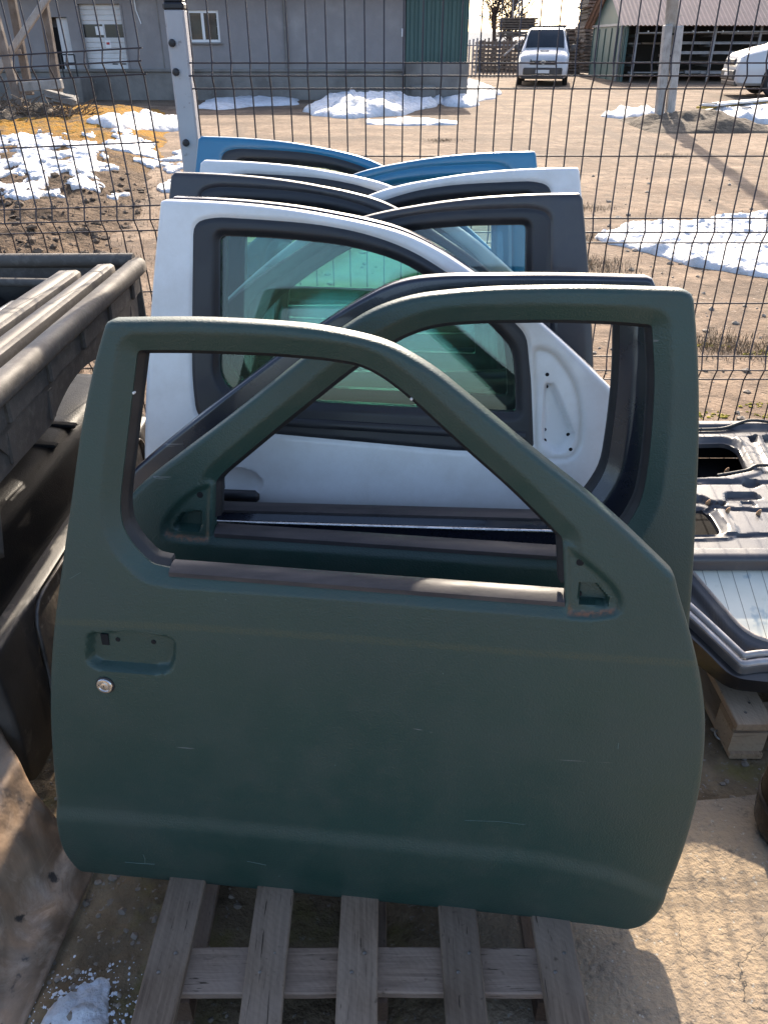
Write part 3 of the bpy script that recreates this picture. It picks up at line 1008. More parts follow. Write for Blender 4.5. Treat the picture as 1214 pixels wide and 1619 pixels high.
D3 = Door(1.315, 5.0, 5.0, base_pickup)
N3_out = [(199, 768, 20), (209, 745, 12), (253, 707, 40), (337, 640, 50), (420, 577, 50), (501, 516, 40), (560, 478, 40), (612, 451, 30), (651, 440, 30), (707, 435, 40), (873, 434, 60), (1029, 438, 10), (1037, 446, 10),
          (1041, 520, 40), (1046, 620, 60), (1044, 760, 60), (1036, 900, 60), (1030, 1050, 60), (1016, 1140, 30), (990, 1184, 20), (650, 1168, 60), (330, 1150, 60), (270, 1138, 30), (230, 1060, 40), (204, 950, 40), (190, 850, 30)]
N3_win = [(982, 484, 22), (873, 480, 60), (740, 480, 40), (670, 488, 30), (612, 520, 25), (540, 574, 30), (440, 655, 40), (344, 735, 10), (338, 746, 5), (342, 805, 4), (600, 812, 60), (850, 819, 30), (925, 800, 20),
          (960, 750, 26), (972, 676, 40), (980, 600, 40)]
n3, n3h = pickup_door(D3, 'car_door', 'glossy navy pickup door without glass, right behind the two green doors', 'car door', 'dark painted car doors',
    N3_out, N3_win, M_navy, .006, belt=((344, 808), (860, 822), .014), roll_r=.008)
((u0, v0), (u1, v1)) = D3.px([(338, 822), (880, 838)])
strip(D3, n3, 'bright_moulding', (u0, v0), (u1, v1), .006, .004, .005, M_chrome)

# ---------------- van doors: one traced shape, reused for every van door in the row
D4 = Door(1.50, 4.5, 5.0, base_van)
W_out = [(253, 316, 6), (352, 320, 60), (465, 331, 60), (579, 353, 50), (640, 369, 40), (700, 399, 40), (751, 434, 50), (810, 474, 50), (865, 519, 50), (920, 570, 40), (972, 621, 9), (971, 660, 30), (965, 718, 30),
         (958, 760, 30), (948, 790, 30), (928, 850, 40), (914, 960, 40), (905, 1050, 20), (870, 1092, 14), (600, 1074, 60), (320, 1052, 60), (262, 1046, 14), (248, 1000, 40), (234, 880, 50), (227, 740, 50), (230, 600, 50), (241, 440, 50)]
W_trim = [(306, 352, 22), (340, 344, 20), (440, 350, 40), (506, 356, 40), (572, 369, 40), (624, 386, 40), (664, 405, 40), (711, 435, 40), (765, 473, 40), (808, 506, 24), (832, 531, 16), (838, 603, 20), (842, 708, 5), (735, 714, 30), (432, 686, 30), (340, 678, 28), (311, 658, 24), (304, 600, 30), (304, 504, 30)]
W_glass = [(346, 374, 9), (440, 378, 40), (506, 385, 40), (545, 390, 40), (598, 403, 40), (638, 418, 40), (672, 438, 40), (730, 478, 40), (782, 522, 24), (811, 556, 16), (815, 600, 10), (816, 655, 6), (648, 646, 30), (474, 637, 30), (372, 629, 26), (345, 600, 20)]
W_rim = [(845, 552, 10), (872, 557, 20), (906, 600, 30), (918, 648, 26), (916, 704, 20), (903, 725, 14), (864, 726, 12), (848, 716, 10)]
W_tri = [(864, 606, 6), (874, 609, 6), (909, 692, 8), (893, 716, 8), (876, 718, 8), (857, 703, 8), (860, 617, 6)]
T = {k: D4.px(p) for k, p in (('out', W_out), ('trim', W_trim), ('glass', W_glass), ('rim', W_rim), ('tri', W_tri))}
T_corner = T['out'][0]
T_pts = D4.px([(865, 593), (865, 615), (862, 684), (862, 701), (899.6, 692), (902, 711.6), (374, 771), (474, 668), (830, 690)])

def van_door(Y0, yaw, lean, corner_px, flip, name, label, cat, group, mat, cell, glass=M_glass, handle=False, mirror=True, trim_mat=M_trim):
    D = Door(Y0, yaw, lean, base_van)
    ((cu, cv),) = D.px([corner_px])
    sv = cv / T_corner[1]
    su = -1 if flip else 1
    def tr(p):
        q = (cu + su * (p[0] - T_corner[0]), p[1] * sv) + tuple(p[2:3])
        return q
    P = {k: rounded([tr(p) for p in v]) for k, v in T.items()}
    pts = [tr(p) for p in T_pts]
    root = thing(name, D.O + D.U * cu, label, cat, group)
    def height(u, v):
        h = D.base(v).copy()
        h = h + roll(sdf(P['out'], u, v), .009)
        h = h - .004 * np.clip(1 + sdf(P['trim'], u, v) / .008, 0, 1)
        if mirror:
            dr = sdf(P['rim'], u, v)
            h = h - .005 * np.exp(-(dr / .006) ** 2) - .004 * sstep(0, .010, dr)
            h = h - .016 * sstep(-.003, .007, sdf(P['tri'], u, v))
        # shoulder line and a soft crease lower down
        h = h + .006 * np.exp(-((v - .60 * sv) / .03) ** 2) - .010 * sstep(.30, .10, v)
        if handle:
            du, dv = u - pts[6][0], v - pts[6][1] - .012
            h = h - .022 * np.clip(1 - (du / .062) ** 2 - (dv / .036) ** 2, 0, 1) ** .6
        return h
    belt_v = P['glass'][:, 1].min()
    def thick(u, v):
        return .030 + .045 * (1 - sstep(belt_v - .06, belt_v + .04, v))
    def tint(u, v):
        c = np.zeros((len(u), 3))
        if mirror:
            dr = sdf(P['rim'], u, v)
            c[:, 2] = .5 * np.exp(-(dr / .004) ** 2)
        c[:, 2] += .25 * np.exp(-(sdf(P['trim'], u, v) / .004) ** 2) * vnoise(u * 60, v * 60, 3)
        return c
    skin(D, root, P['out'], [P['trim']], height, mat, cell, thick, tint, edge=.005)
    lo, hi = P['trim'].min(0) - .01, P['trim'].max(0) + .01
    us, vs = np.arange(lo[0], hi[0], .0048), np.arange(lo[1], hi[1], .0048)
    p2, f2 = edgegrid(us, vs, lambda u, v: np.minimum(sdf(P['trim'], u, v) + .002, -sdf(P['glass'], u, v)), .003, 2)
    u, v = p2[:, 0], p2[:, 1]
    dg, dt = -sdf(P['glass'], u, v), sdf(P['trim'], u, v)
    h = D.base(v) - .0035 + .003 * sstep(0, .006, dt) - .013 * (1 - sstep(.0, .016, dg))
    vv, ff = shell(D.at(u, v, h), D.at(u, v, D.base(v) - .03), f2)
    make('window_trim', vv, ff, trim_mat, root, smooth=40)
    g = P['glass']
    cen = g.mean(0)
    sheet(D, root, 'window_glass', cen + (g - cen) * 1.012, -.022, .004, glass)
    # waist moulding under the glass
    a, b = np.array(pts[7]), np.array(pts[8])
    a = a + (a - b) * .22
    strip(D, root, 'waist_moulding', tuple(a), tuple(b), .020, -.002, .009, trim_mat)
    if mirror:
        for k in range(6):
            mb = MB(); uu, vv_ = pts[k]
            disc(mb, D, uu, vv_, float(height(np.array([uu]), np.array([vv_]))[0]), .0042, .0006, 12)
            mb.build('bolt_hole', M_hole, root)
    if handle:
        uu, vv_ = pts[6]
        mb = MB()
        Mx = np.stack([D.U, D.V, D.N], 1)
        mb.box(D.at(uu, vv_ - .012, .030), (.115, .030, .022), .009, Mx)
        mb.build('door_handle', M_trim, root, smooth=60)
    return root, D

van_door(1.50, 4.5, 5.0, (253, 316), False, 'car_door', 'white van door with tinted glass and black handle, in the middle of the row', 'car door', 'white van doors', M_white, .0042, handle=True)
van_door(1.605, 4.0, 5.0, (268, 311), False, 'car_door', 'navy van door close behind the white door with glass', 'car door', 'dark painted car doors', M_navy, .0065, glass=M_glass_blue, mirror=False)
van_door(1.725, 3.5, 5.0, (921, 306), True, 'car_door', 'dark grey van door with rounded glass corner, facing right', 'car door', 'dark painted car doors', M_dark, .006, glass=M_glass_blue)
van_door(1.845, 3.0, 5.0, (270, 272), False, 'car_door', 'dark grey van door top at left, between the two white van doors', 'car door', 'dark painted car doors', M_dark, .0065, glass=M_glass_blue)
van_door(1.975, 2.5, 5.0, (916, 265), True, 'car_door', 'white van door facing right, in front of the blue doors', 'car door', 'white van doors', M_white, .0065, glass=M_glass_blue)
van_door(2.095, 2.5, 5.0, (317, 253), False, 'car_door', 'white van door facing left, its top just under the blue door', 'car door', 'white van doors', M_white, .0065)
van_door(2.225, 2.0, 5.0, (847, 239), True, 'car_door', 'bright blue van door facing right with painted frame', 'car door', 'blue van doors', M_blue, .0065, glass=M_glass_blue, trim_mat=M_blue)
van_door(2.355, 2.0, 5.0, (313, 215), False, 'car_door', 'bright blue van door facing left beside the grey fence post, hindmost of the row', 'car door', 'blue van doors', M_blue, .0065)
# ------------------------------------------------------------------ pallets
def wood_mat(name, c1, c2, c3, axis):
    st = {'y': (14, .8, 14), 'x': (.8, 14, 14), 'z': (14, 14, .8)}[axis]
    m, nt, b = new_mat(name)
    oi = N(nt, 'ShaderNodeObjectInfo')
    tc = N(nt, 'ShaderNodeTexCoord')
    ad = N(nt, 'ShaderNodeVectorMath', operation='ADD')
    sc = N(nt, 'ShaderNodeVectorMath', operation='SCALE'); sc.inputs[0].default_value = (3.1, 5.3, 7.7)
    nt.links.new(oi.outputs['Random'], sc.inputs['Scale'])
    nt.links.new(tc.outputs['Object'], ad.inputs[0]); nt.links.new(sc.outputs[0], ad.inputs[1])
    mp = N(nt, 'ShaderNodeMapping'); mp.inputs['Scale'].default_value = st
    nt.links.new(ad.outputs[0], mp.inputs['Vector'])
    def nz(scale, lo, hi, det, src, dist=0):
        n = N(nt, 'ShaderNodeTexNoise'); n.inputs['Scale'].default_value = scale; n.inputs['Detail'].default_value = det; n.inputs['Distortion'].default_value = dist
        nt.links.new(src, n.inputs['Vector'])
        r_ = N(nt, 'ShaderNodeMapRange'); r_.inputs['From Min'].default_value = lo; r_.inputs['From Max'].default_value = hi
        nt.links.new(n.outputs['Fac'], r_.inputs['Value']); return n.outputs['Fac'], r_.outputs['Result']
    g, gf = nz(9, .36, .64, 7, mp.outputs['Vector'], .5)
    _, kf = nz(16, .66, .70, 3, mp.outputs['Vector'], .8)
    _, lf = nz(5, .38, .70, 6, ad.outputs[0])
    _, df = nz(60, .66, .80, 3, ad.outputs[0])
    c = mixc(nt, gf, c1, c2)
    c = mixc(nt, lf, c, c3)
    # saw marks across the grain
    wv = N(nt, 'ShaderNodeTexWave'); wv.inputs['Scale'].default_value = 38; wv.inputs['Distortion'].default_value = 7; wv.inputs['Detail'].default_value = 3
    wv.bands_direction = 'DIAGONAL'
    nt.links.new(ad.outputs[0], wv.inputs['Vector'])
    mw = N(nt, 'ShaderNodeMath', operation='MULTIPLY'); mw.inputs[1].default_value = .09
    nt.links.new(wv.outputs['Fac'], mw.inputs[0])
    c = mixc(nt, mw.outputs[0], c, tuple(.45 * q for q in c1))
    c = mixc(nt, df, c, tuple(.35 * q for q in c1))
    c = mixc(nt, kf, c, tuple(.22 * q for q in c1))
    hv = N(nt, 'ShaderNodeHueSaturation')
    mv = N(nt, 'ShaderNodeMapRange'); mv.inputs['To Min'].default_value = .72; mv.inputs['To Max'].default_value = 1.18
    nt.links.new(oi.outputs['Random'], mv.inputs['Value']); nt.links.new(mv.outputs['Result'], hv.inputs['Value'])
    nt.links.new(c, hv.inputs['Color']); c = hv.outputs['Color']
    nt.links.new(c, b.inputs['Base Color'])
    b.inputs['Roughness'].default_value = .8; b.inputs['Specular IOR Level'].default_value = .25
    bp = N(nt, 'ShaderNodeBump'); bp.inputs['Strength'].default_value = .5; bp.inputs['Distance'].default_value = .003
    nt.links.new(g, bp.inputs['Height'])
    bp2 = N(nt, 'ShaderNodeBump'); bp2.inputs['Strength'].default_value = .10; bp2.inputs['Distance'].default_value = .002
    nt.links.new(wv.outputs['Fac'], bp2.inputs['Height']); nt.links.new(bp.outputs[0], bp2.inputs['Normal'])
    nt.links.new(bp2.outputs[0], b.inputs['Normal'])
    return m

M_wood_y = wood_mat('weathered_board', (.25, .172, .118), (.15, .10, .068), (.29, .215, .162), 'y')
M_wood_x = wood_mat('weathered_crossboard', (.30, .205, .145), (.19, .128, .09), (.34, .255, .20), 'x')
M_block = wood_mat('weathered_block', (.12, .075, .05), (.08, .05, .036), (.15, .10, .07), 'y')
M_wood_new = wood_mat('paler_board', (.40, .28, .18), (.30, .20, .125), (.42, .32, .23), 'y')
M_block_new = wood_mat('paler_block', (.44, .31, .20), (.36, .25, .16), (.46, .36, .26), 'x')
M_nail = pmat('nail_head', (.35, .33, .31), (.15, .10, .07), 80, rough=.45, metal=.9)

def board(size, seed):
    """a plank with slightly uneven edges, origin at its centre"""
    rs = np.random.RandomState(seed)
    L = max(size); ax = list(size).index(L)
    n = 9
    ring_ = []
    o = [k for k in range(3) if k != ax]
    a, b = size[o[0]] / 2, size[o[1]] / 2
    ch = min(.0025, a * .5, b * .5)
    sec = [(-a + ch, -b), (a - ch, -b), (a, -b + ch), (a, b - ch), (a - ch, b), (-a + ch, b), (-a, b - ch), (-a, -b + ch)]
    V_, F_ = [], []
    for i in range(n):
        t = -L / 2 + L * i / (n - 1)
        da, db, sa = rs.uniform(-.0012, .0012), rs.uniform(-.0010, .0010), 1 + rs.uniform(-.012, .012)
        for p in sec:
            q = [0, 0, 0]; q[ax] = t; q[o[0]] = p[0] * sa + da; q[o[1]] = p[1] + db
            V_.append(q)
    m = len(sec)
    sgn = 1 if (ax, o[0], o[1]) in ((0, 1, 2), (1, 2, 0), (2, 0, 1)) else -1
    for i in range(n - 1):
        for k in range(m):
            q = (i * m + k, i * m + (k + 1) % m, (i + 1) * m + (k + 1) % m, (i + 1) * m + k)
            F_.append(q if sgn > 0 else q[::-1])
    c0, c1 = tuple(range(m)), tuple((n - 1) * m + k for k in range(m))
    F_ += [c0[::-1] if sgn > 0 else c0, c1 if sgn > 0 else c1[::-1]]
    return V_, F_

def pallet(name, loc, label, xs_, bw, length, mats, top_t=.022, block_h=.066, seed=1, skew=True, cross_rows=None, group=None):
    mt, mx, mbk = mats
    root = thing(name, loc, label, 'pallet', group)
    zt = .130
    protos = [board((bw, length, top_t), seed + k) for k in range(3)]
    for k, x in enumerate(xs_):
        v, f = protos[k % 3]
        o = make('deck_board', v, f, mt, root, smooth=30, local=True)
        o.location = (x, length / 2, zt - top_t / 2 + .0008 * (k % 2))
        if skew: o.rotation_euler = (0, 0, R((-.5, .7, -.2, .4, -.6)[k % 5]))
    width = xs_[-1] - xs_[0] + bw
    xc = (xs_[0] + xs_[-1]) / 2
    rows = cross_rows or (.06, length / 2, length - .06)
    pv, pf = board((width, .088, .020), seed + 9)
    bv, bf = board((.092, .10, block_h), seed + 12)
    for k, y in enumerate(rows):
        o = make('cross_board', pv, pf, mx, root, smooth=30, local=True)
        o.location = (xc, y, zt - top_t - .0105)
        for j, x in enumerate((xs_[0], xc, xs_[-1])):
            q = make('block', bv, bf, mbk, root, smooth=30, local=True)
            q.location = (x, y, zt - top_t - .0212 - block_h / 2)
    sv, sf = board((.088, length, .018), seed + 20)
    for x in (xs_[0], xc, xs_[-1]):
        o = make('bottom_board', sv, sf, mt, root, smooth=30, local=True)
        o.location = (x, length / 2, zt - top_t - .0214 - block_h - .0095)
    nm = MB().lathe([(.0035, -.002), (.0035, .0008), (.002, .0014)], (0, 0, 0), (0, 0, 1), 10)
    for k, x in enumerate(xs_):
        for y in rows:
            for s_ in (-1, 1):
                q = make('nail_head', nm.v, nm.f, M_nail, root, local=True)
                q.location = (x + s_ * .012 + .004 * (k % 2), y + s_ * .018, zt + .0002)
    return root

PX = [-.413, -.226, -.049, .148, .335]
pallet('pallet', (0, .42, 0), 'weathered grey wooden pallet carrying the two green doors', PX, .076, 1.10, (M_wood_y, M_wood_x, M_block), seed=3, cross_rows=(.06, .412, 1.03))
pallet('pallet', (.02, 1.55, 0), 'wooden pallet under the rear half of the door row', PX, .076, 1.05, (M_wood_y, M_wood_x, M_block), seed=33)
pallet('pallet', (0.96, 1.44, 0), 'paler wooden pallet under the tailgates at the right', [0, .19, .38, .57, .76], .098, 1.2, (M_wood_new, M_block_new, M_block_new), seed=60, skew=False)

# ------------------------------------------------------------------ welded mesh fence
M_wire = pmat('fence_wire', (.026, .018, .022), (.040, .028, .032), 30, rough=.45, rough2=.6)
M_post = pmat('post_paint', (.42, .41, .43), (.36, .35, .37), 5, rough=.45, rough2=.6, c3=(.22, .20, .19), scale3=40)
M_cap = pmat('post_cap', (.012, .012, .016), rough=.5)
FY = 2.85
ROWS = [1.785, 1.585, 1.550, 1.513, 1.315, 1.117, 1.075, 1.035, .820, .618, .570, .525, .32, .12, .08, .04]
GROUPS = [(1.585, 1.550, 1.513), (1.117, 1.075, 1.035), (.618, .570, .525), (.12, .08, .04)]
def wire_path():
    pts = [(0, 0, 1.83)]
    for a, b, c in GROUPS:
        pts += [(0, 0, a + .004), (0, -.004, a), (0, -.024, b), (0, -.020, b - .008), (0, -.003, c), (0, 0, c - .006)]
    return pts + [(0, 0, .02)]
def row_y(z):
    for a, b, c in GROUPS:
        if abs(z - b) < 1e-6: return -.024
    return 0.0
def fence_panel(loc, rot, x0, x1, step, label):
    root = thing('mesh_fence', loc, label, 'fence', 'welded mesh fence panels')
    root.rotation_euler = rot
    vw = MB().tube(wire_path(), .0026, 6)
    me0 = None
    n = int(abs(x1 - x0) / step)
    sg = 1 if x1 > x0 else -1
    for k in range(n + 1):
        if me0 is None:
            o = vw.build('upright_wire', M_wire, root, smooth=60, local=True); me0 = o
        else:
            o = dup(me0, None, root)
        o.location = (x0 + sg * k * step, 0, 0)
    hw = MB().tube([(x0 - sg * .012, 0, 0), (x1 + sg * .01, 0, 0)], .0026, 6)
    h0 = None
    for z in ROWS:
        if h0 is None: o = hw.build('cross_wire', M_wire, root, smooth=60, local=True); h0 = o
        else: o = dup(h0, None, root)
        o.location = (0, row_y(z) - (.0046 if row_y(z) > -.01 else .0046), z)
    return root
POSTX = float(atY(288, 140, FY)[0])
fence_panel((0, FY, 0), (0, 0, 0), POSTX + .045, POSTX + 2.46, .0605, 'dark welded mesh fence panel right of the grey post')
fence_panel((POSTX, FY, .045), (0, R(-2.7), R(-7)), -.05, -2.45, .0605, 'dark welded mesh fence panel left of the grey post, sloping down')
root = thing('fence_post', (POSTX, FY + .035, 0), 'light grey steel fence post with black cap behind the doors', 'fence post')
MB().box((POSTX, FY + .035, .86), (.062, .052, 1.74), .006).build('post', M_post, root)
mb = MB(); mb.box((POSTX, FY + .035, 1.737), (.066, .056, .022), .006); mb.box((POSTX, FY + .035, 1.752), (.058, .048, .012), .005)
mb.build('post_cap', M_cap, root)
for (px, py) in ((270, 68), (276, 114), (292, 226)):
    c = atY(px, py, FY)
    MB().lathe([(.011, -.012), (.011, .006), (.008, .010), (.003, .011)], (c[0] + .004, FY + .004, c[2]), (0, -1, 0), 16).build('clamp', M_cap, root, smooth=40)

# ------------------------------------------------------------------ stacked black bed liners, left
M_liner = pmat('grey_black_plastic', (.115, .102, .090), (.095, .084, .075), 6, rough=.62, rough2=.8, spec=.3, c3=(.165, .148, .13), scale3=45, lo3=.5, hi3=.75,
               bump=((420, .5, .0015, 3), (90, .25, .003, 3)))
M_liner_top = pmat('dusty_dark_plastic', (.055, .048, .046), (.085, .074, .068), 9, rough=.6, spec=.3, c3=(.035, .032, .032), scale3=30, bump=((420, .4, .0012, 3),))
M_liner2 = pmat('black_plastic', (.010, .010, .011), (.018, .017, .016), 7, rough=.30, rough2=.5, c3=(.05, .042, .035), scale3=9, lo3=.60, hi3=.80,
                bump=((260, .5, .0015, 3),))

def extrude_profile(prof, y0, y1, n, wob=0.0, seed=0):
    """open profile (x, z) swept along y -> verts, faces"""
    V_, F_ = [], []
    ys_ = np.linspace(y0, y1, n)
    m = len(prof)
    for i, y in enumerate(ys_):
        d = wob * (fbm(np.array(y * 3.), np.array(seed * 1.7), 3, seed) - .5) * 2
        for (x, z) in prof: V_.append((x + d, y, z + d * .5))
    for i in range(n - 1):
        for k in range(m - 1):
            F_.append((i * m + k, i * m + k + 1, (i + 1) * m + k + 1, (i + 1) * m + k))
    return V_, F_

def solid(o, t, off=-1):
    md = o.modifiers.new('solid', 'SOLIDIFY'); md.thickness = t; md.offset = off
    return o

def smooth_curve(pts, k=6):
    P = [np.array(p, float) for p in pts]
    out = []
    for i in range(len(P) - 1):
        p0, p1, p2, p3 = P[max(i - 1, 0)], P[i], P[i + 1], P[min(i + 2, len(P) - 1)]
        for j in range(k):
            t = j / k
            out.append(.5 * ((2 * p1) + (-p0 + p2) * t + (2 * p0 - 5 * p1 + 4 * p2 - p3) * t * t + (-p0 + 3 * p1 - 3 * p2 + p3) * t ** 3))
    out.append(P[-1])
    return out

def bed_liner(name, label, xr, z, y0, y1, depth, mat, rail_r=.03, mid=0.0):
    """open tub seen over its long right rail: rounded rail, ribbed side wall with a wheel arch, end wall"""
    root = thing(name, ((xr - .6), (y0 + y1) / 2, z - depth), label, 'bed liner', 'stacked plastic bed liners')
    # rail: inner lip, flat top, rounded outer lip folding down
    prof = [(xr - .058, z - .050), (xr - .055, z - .012), (xr - .047, z + .000), (xr - .020, z + .004)]
    for a in range(0, 100, 14): prof.append((xr - .020 + .020 * math.sin(R(a)), z - .016 + .020 * math.cos(R(a))))
    prof += [(xr - .001, z - .034), (xr - .005, z - .040)]
    o = solid(make('rail', *extrude_profile(prof, y0, y1, 30, .003, 3), mat, root, smooth=50), .004); 
    # side wall hanging from the rail, with vertical ribs, and a wheel arch cut out of its lower edge
    us = np.arange(y0, y1, .012); vs = np.arange(z - depth, z - .03, .012)
    yc = y0 + (y1 - y0) * .52
    S = lambda u, v: np.minimum(np.minimum(u - y0 - .01, y1 - .01 - u), np.minimum(np.hypot((u - yc) / 1.5, v - (z - depth - .20)) - .25, v - (z - depth)))
    pts, fs = edgegrid(us, vs, S, .006, 1)
    u, v = pts[:, 0], pts[:, 1]
    rib = 0
    x = xr - .024 - .05 * (z - v) + rib
    step_ = -.014 * sstep(z - .105, z - .115, v)
    vv, ff = shell(np.column_stack([x + step_, u, v]), np.column_stack([x + step_ - .005, u, v]), fs)
    make('side_wall', vv, ff, mat, root, smooth=25)
    for k in range(5):
        yy = y0 + .16 + k * .235
        xa, xb = xr - .024 - .05 * .045, xr - .024 - .05 * .10
        MB().beam((xa + .002, yy, z - .045), (xb + .003, yy, z - .100), .034, .018, (1, 0, 0), .005).build('rib', mat, root)
        if not .60 < (yy - y0) / (y1 - y0) < .8 and k != 2:
            MB().beam((xb - .014, yy, z - .118), (xb - .018, yy, z - depth + .012), .028, .014, (1, 0, 0), .004).build('rib', mat, root)
    # far end wall and its rail
    mb = MB(); mb.box((xr - .62, y1 + .012, z - depth / 2), (1.18, .012, depth), .003)
    mb.build('end_wall', mat, root)
    mb = MB(); mb.tube([(xr - 1.25, y1 + .012, z - .012), (xr - .7, y1 + .014, z - .01), (xr - .04, y1 + .008, z - .006)], .022, 10)
    mb.build('end_rail', mat, root, smooth=60)
    mb = MB(); mb.box((xr - .80, (y0 + y1) / 2, (z - .06 + .645) / 2), (.80, y1 - y0 - .1, z - .06 - .645), .03)
    mb.build('tub', M_liner2, root)
    # near flange folding down at the near corner
    prof2 = [(xr - .075, z + .004), (xr - .03, z + .006), (xr - .004, z - .010), (xr - .002, z - .06), (xr - .012, z - .20), (xr - .035, z - .34)]
    pv = []
    for k, (x, zz) in enumerate(smooth_curve([(p[0], 0, p[1]) for p in prof2], 5)[0:0]): pass
    sv, sf = [], []
    cur = smooth_curve([(p[0], y0, p[1]) for p in prof2], 5)
    for k, p in enumerate(cur):
        wdt = .10 * (1 - .35 * k / len(cur))
        sv += [tuple(p), (p[0] - .02 * k / len(cur), y0 - wdt * .25, p[2]), (p[0] - .10, y0 - wdt * .6, p[2] - .004)]
    for k in range(len(cur) - 1):
        for j in range(2): sf.append((k * 3 + j, k * 3 + j + 1, (k + 1) * 3 + j + 1, (k + 1) * 3 + j))
    solid(make('corner_flange', sv, sf, mat, root, smooth=50), .006)
    return root
bed_liner('bed_liner', 'grey black plastic bed liner with thick rounded rail, outermost of the stack', -.765, 1.045, 1.36, 2.56, .21, M_liner)
def liner_rail(name, label, xr, z, y0, y1, w, mat, rise=0.0, yaw=0.0):
    root = thing(name, (xr, (y0 + y1) / 2, z), label, 'bed liner', 'stacked plastic bed liners')
    prof = [(xr - w, z - .05), (xr - w + .004, z + .0), (xr - w + .012, z + .006), (xr - .012, z + .008), (xr - .002, z + .002), (xr, z - .012), (xr - .003, z - .03), (xr + .008, z - .034), (xr + .010, z - .048), (xr - .004, z - .056)]
    v, f = extrude_profile(prof, y0, y1, 26, .004, 5)
    v = [(p[0] + yaw * (p[1] - y0), p[1], p[2] + rise * (p[1] - y0)) for p in v]
    top_i = [k for k in range(len(v)) if k % 10 <= 3]; lip_i = [k for k in range(len(v)) if k % 10 >= 3]
    def part(nm, idx, m):
        mp_ = {q: r for r, q in enumerate(idx)}
        solid(make(nm, [v[q] for q in idx], [tuple(mp_[q] for q in fc) for fc in f if all(q in mp_ for q in fc)], m, root, smooth=35), .004)
    part('rail_top', top_i, M_liner_top if mat is M_liner else mat); part('rail_lip', lip_i, mat)
    x1 = xr - w * .7
    w_ = MB(); w_.box((x1 + yaw * (y1 - y0) * .5, (y0 + y1) / 2, z - .11), (.008, (y1 - y0) * .97, .16), .002)
    w_.build('inner_wall', mat, root)
    return root
liner_rail('bed_liner', 'flat topped plastic bed liner edge nested inside the outermost liner', -.845, 1.045, 1.34, 2.46, .062, M_liner, .0, .01)
liner_rail('bed_liner', 'shorter flat plastic bed liner edge, third from the outer rail', -.920, 1.050, 1.30, 2.36, .075, M_liner, .0, .015)
liner_rail('bed_liner', 'thin black liner edge lying inside the stack of bed liners', -1.075, 1.000, 1.45, 2.22, .040, M_liner2, .0, .05)
liner_rail('bed_liner', 'narrow black liner edge with a broken end inside the stack', -1.16, 1.000, 1.50, 2.05, .030, M_liner2, .0, .08)
root = thing('bed_liner', (-1.4, 2.40, 1.0), 'dark liner end wall standing across the back of the stack', 'bed liner', 'stacked plastic bed liners')
mb = MB(); mb.box((-1.45, 2.40, .93), (.92, .012, .16), .003); mb.build('end_wall', M_liner2, root)
mb = MB(); mb.tube([(-1.95, 2.40, 1.012), (-1.2, 2.40, 1.012), (-1.0, 2.405, 1.008)], .014, 8); mb.build('end_rail', M_liner, root, smooth=60)

# ------------------------------------------------------------------ glossy black moulded shell under the liners
M_shell = pmat('gloss_black_plastic', (.006, .006, .007), (.009, .009, .009), 6, rough=.30, rough2=.45, spec=.06, c3=(.03, .026, .022), scale3=11, lo3=.66, hi3=.8,
               bump=((240, .55, .0016, 3), (900, .2, .0006, 2)))
M_shell_side = pmat('dusty_black_panel', (.030, .027, .025), (.055, .048, .042), 7, rough=.5, c3=(.12, .10, .08), scale3=18, lo3=.6, hi3=.72, bump=((180, .3, .001, 3),))
M_dust = pmat('dusty_recess', (.14, .115, .09), (.065, .055, .046), 5, lo=.42, hi=.56, rough=.75, c3=(.28, .24, .20), scale3=22, lo3=.60, hi3=.66, bump=((60, .4, .004, 4),))
root = thing('moulded_shell', (-1.3, 1.9, 0), 'glossy black moulded plastic shell lying under the bed liners', 'moulded shell')
XS, SZ = -.865, .60
prof = smooth_curve([(-1.75, SZ + .02, 0), (-1.25, SZ + .035, 0), (-1.02, SZ + .03, 0), (-.955, SZ + .008, 0), (-.925, SZ - .045, 0), (-.905, SZ - .10, 0), (XS - .005, SZ - .13, 0)], 6)
prof = [(p[0], p[1]) for p in prof]
Ys = np.linspace(1.30, 2.62, 50)
V_, F_ = [], []
m_ = len(prof)
for i, y in enumerate(Ys):
    e = sstep(1.30, 1.46, y)                              # near end rounds down
    for (x, z) in prof:
        zz = SZ - .13 + (z - SZ + .13) * math.sqrt(max(0.0, 1 - (1 - e) ** 2)) if z > SZ - .13 else z
        V_.append((x, y, zz))
for i in range(len(Ys) - 1):
    for k in range(m_ - 1):
        F_.append((i * m_ + k, i * m_ + k + 1, (i + 1) * m_ + k + 1, (i + 1) * m_ + k))
solid(make('top_skin', V_, F_, M_shell, root, smooth=60), .006)
for (yc, w) in ((2.20, .17), (2.06, .15)):
    MB().box((-1.03 - .02 * w, yc, SZ + .030), (w, .030, .012), .005, Matrix.Rotation(R(4), 3, 'Y')).build('slot', M_hole, root)
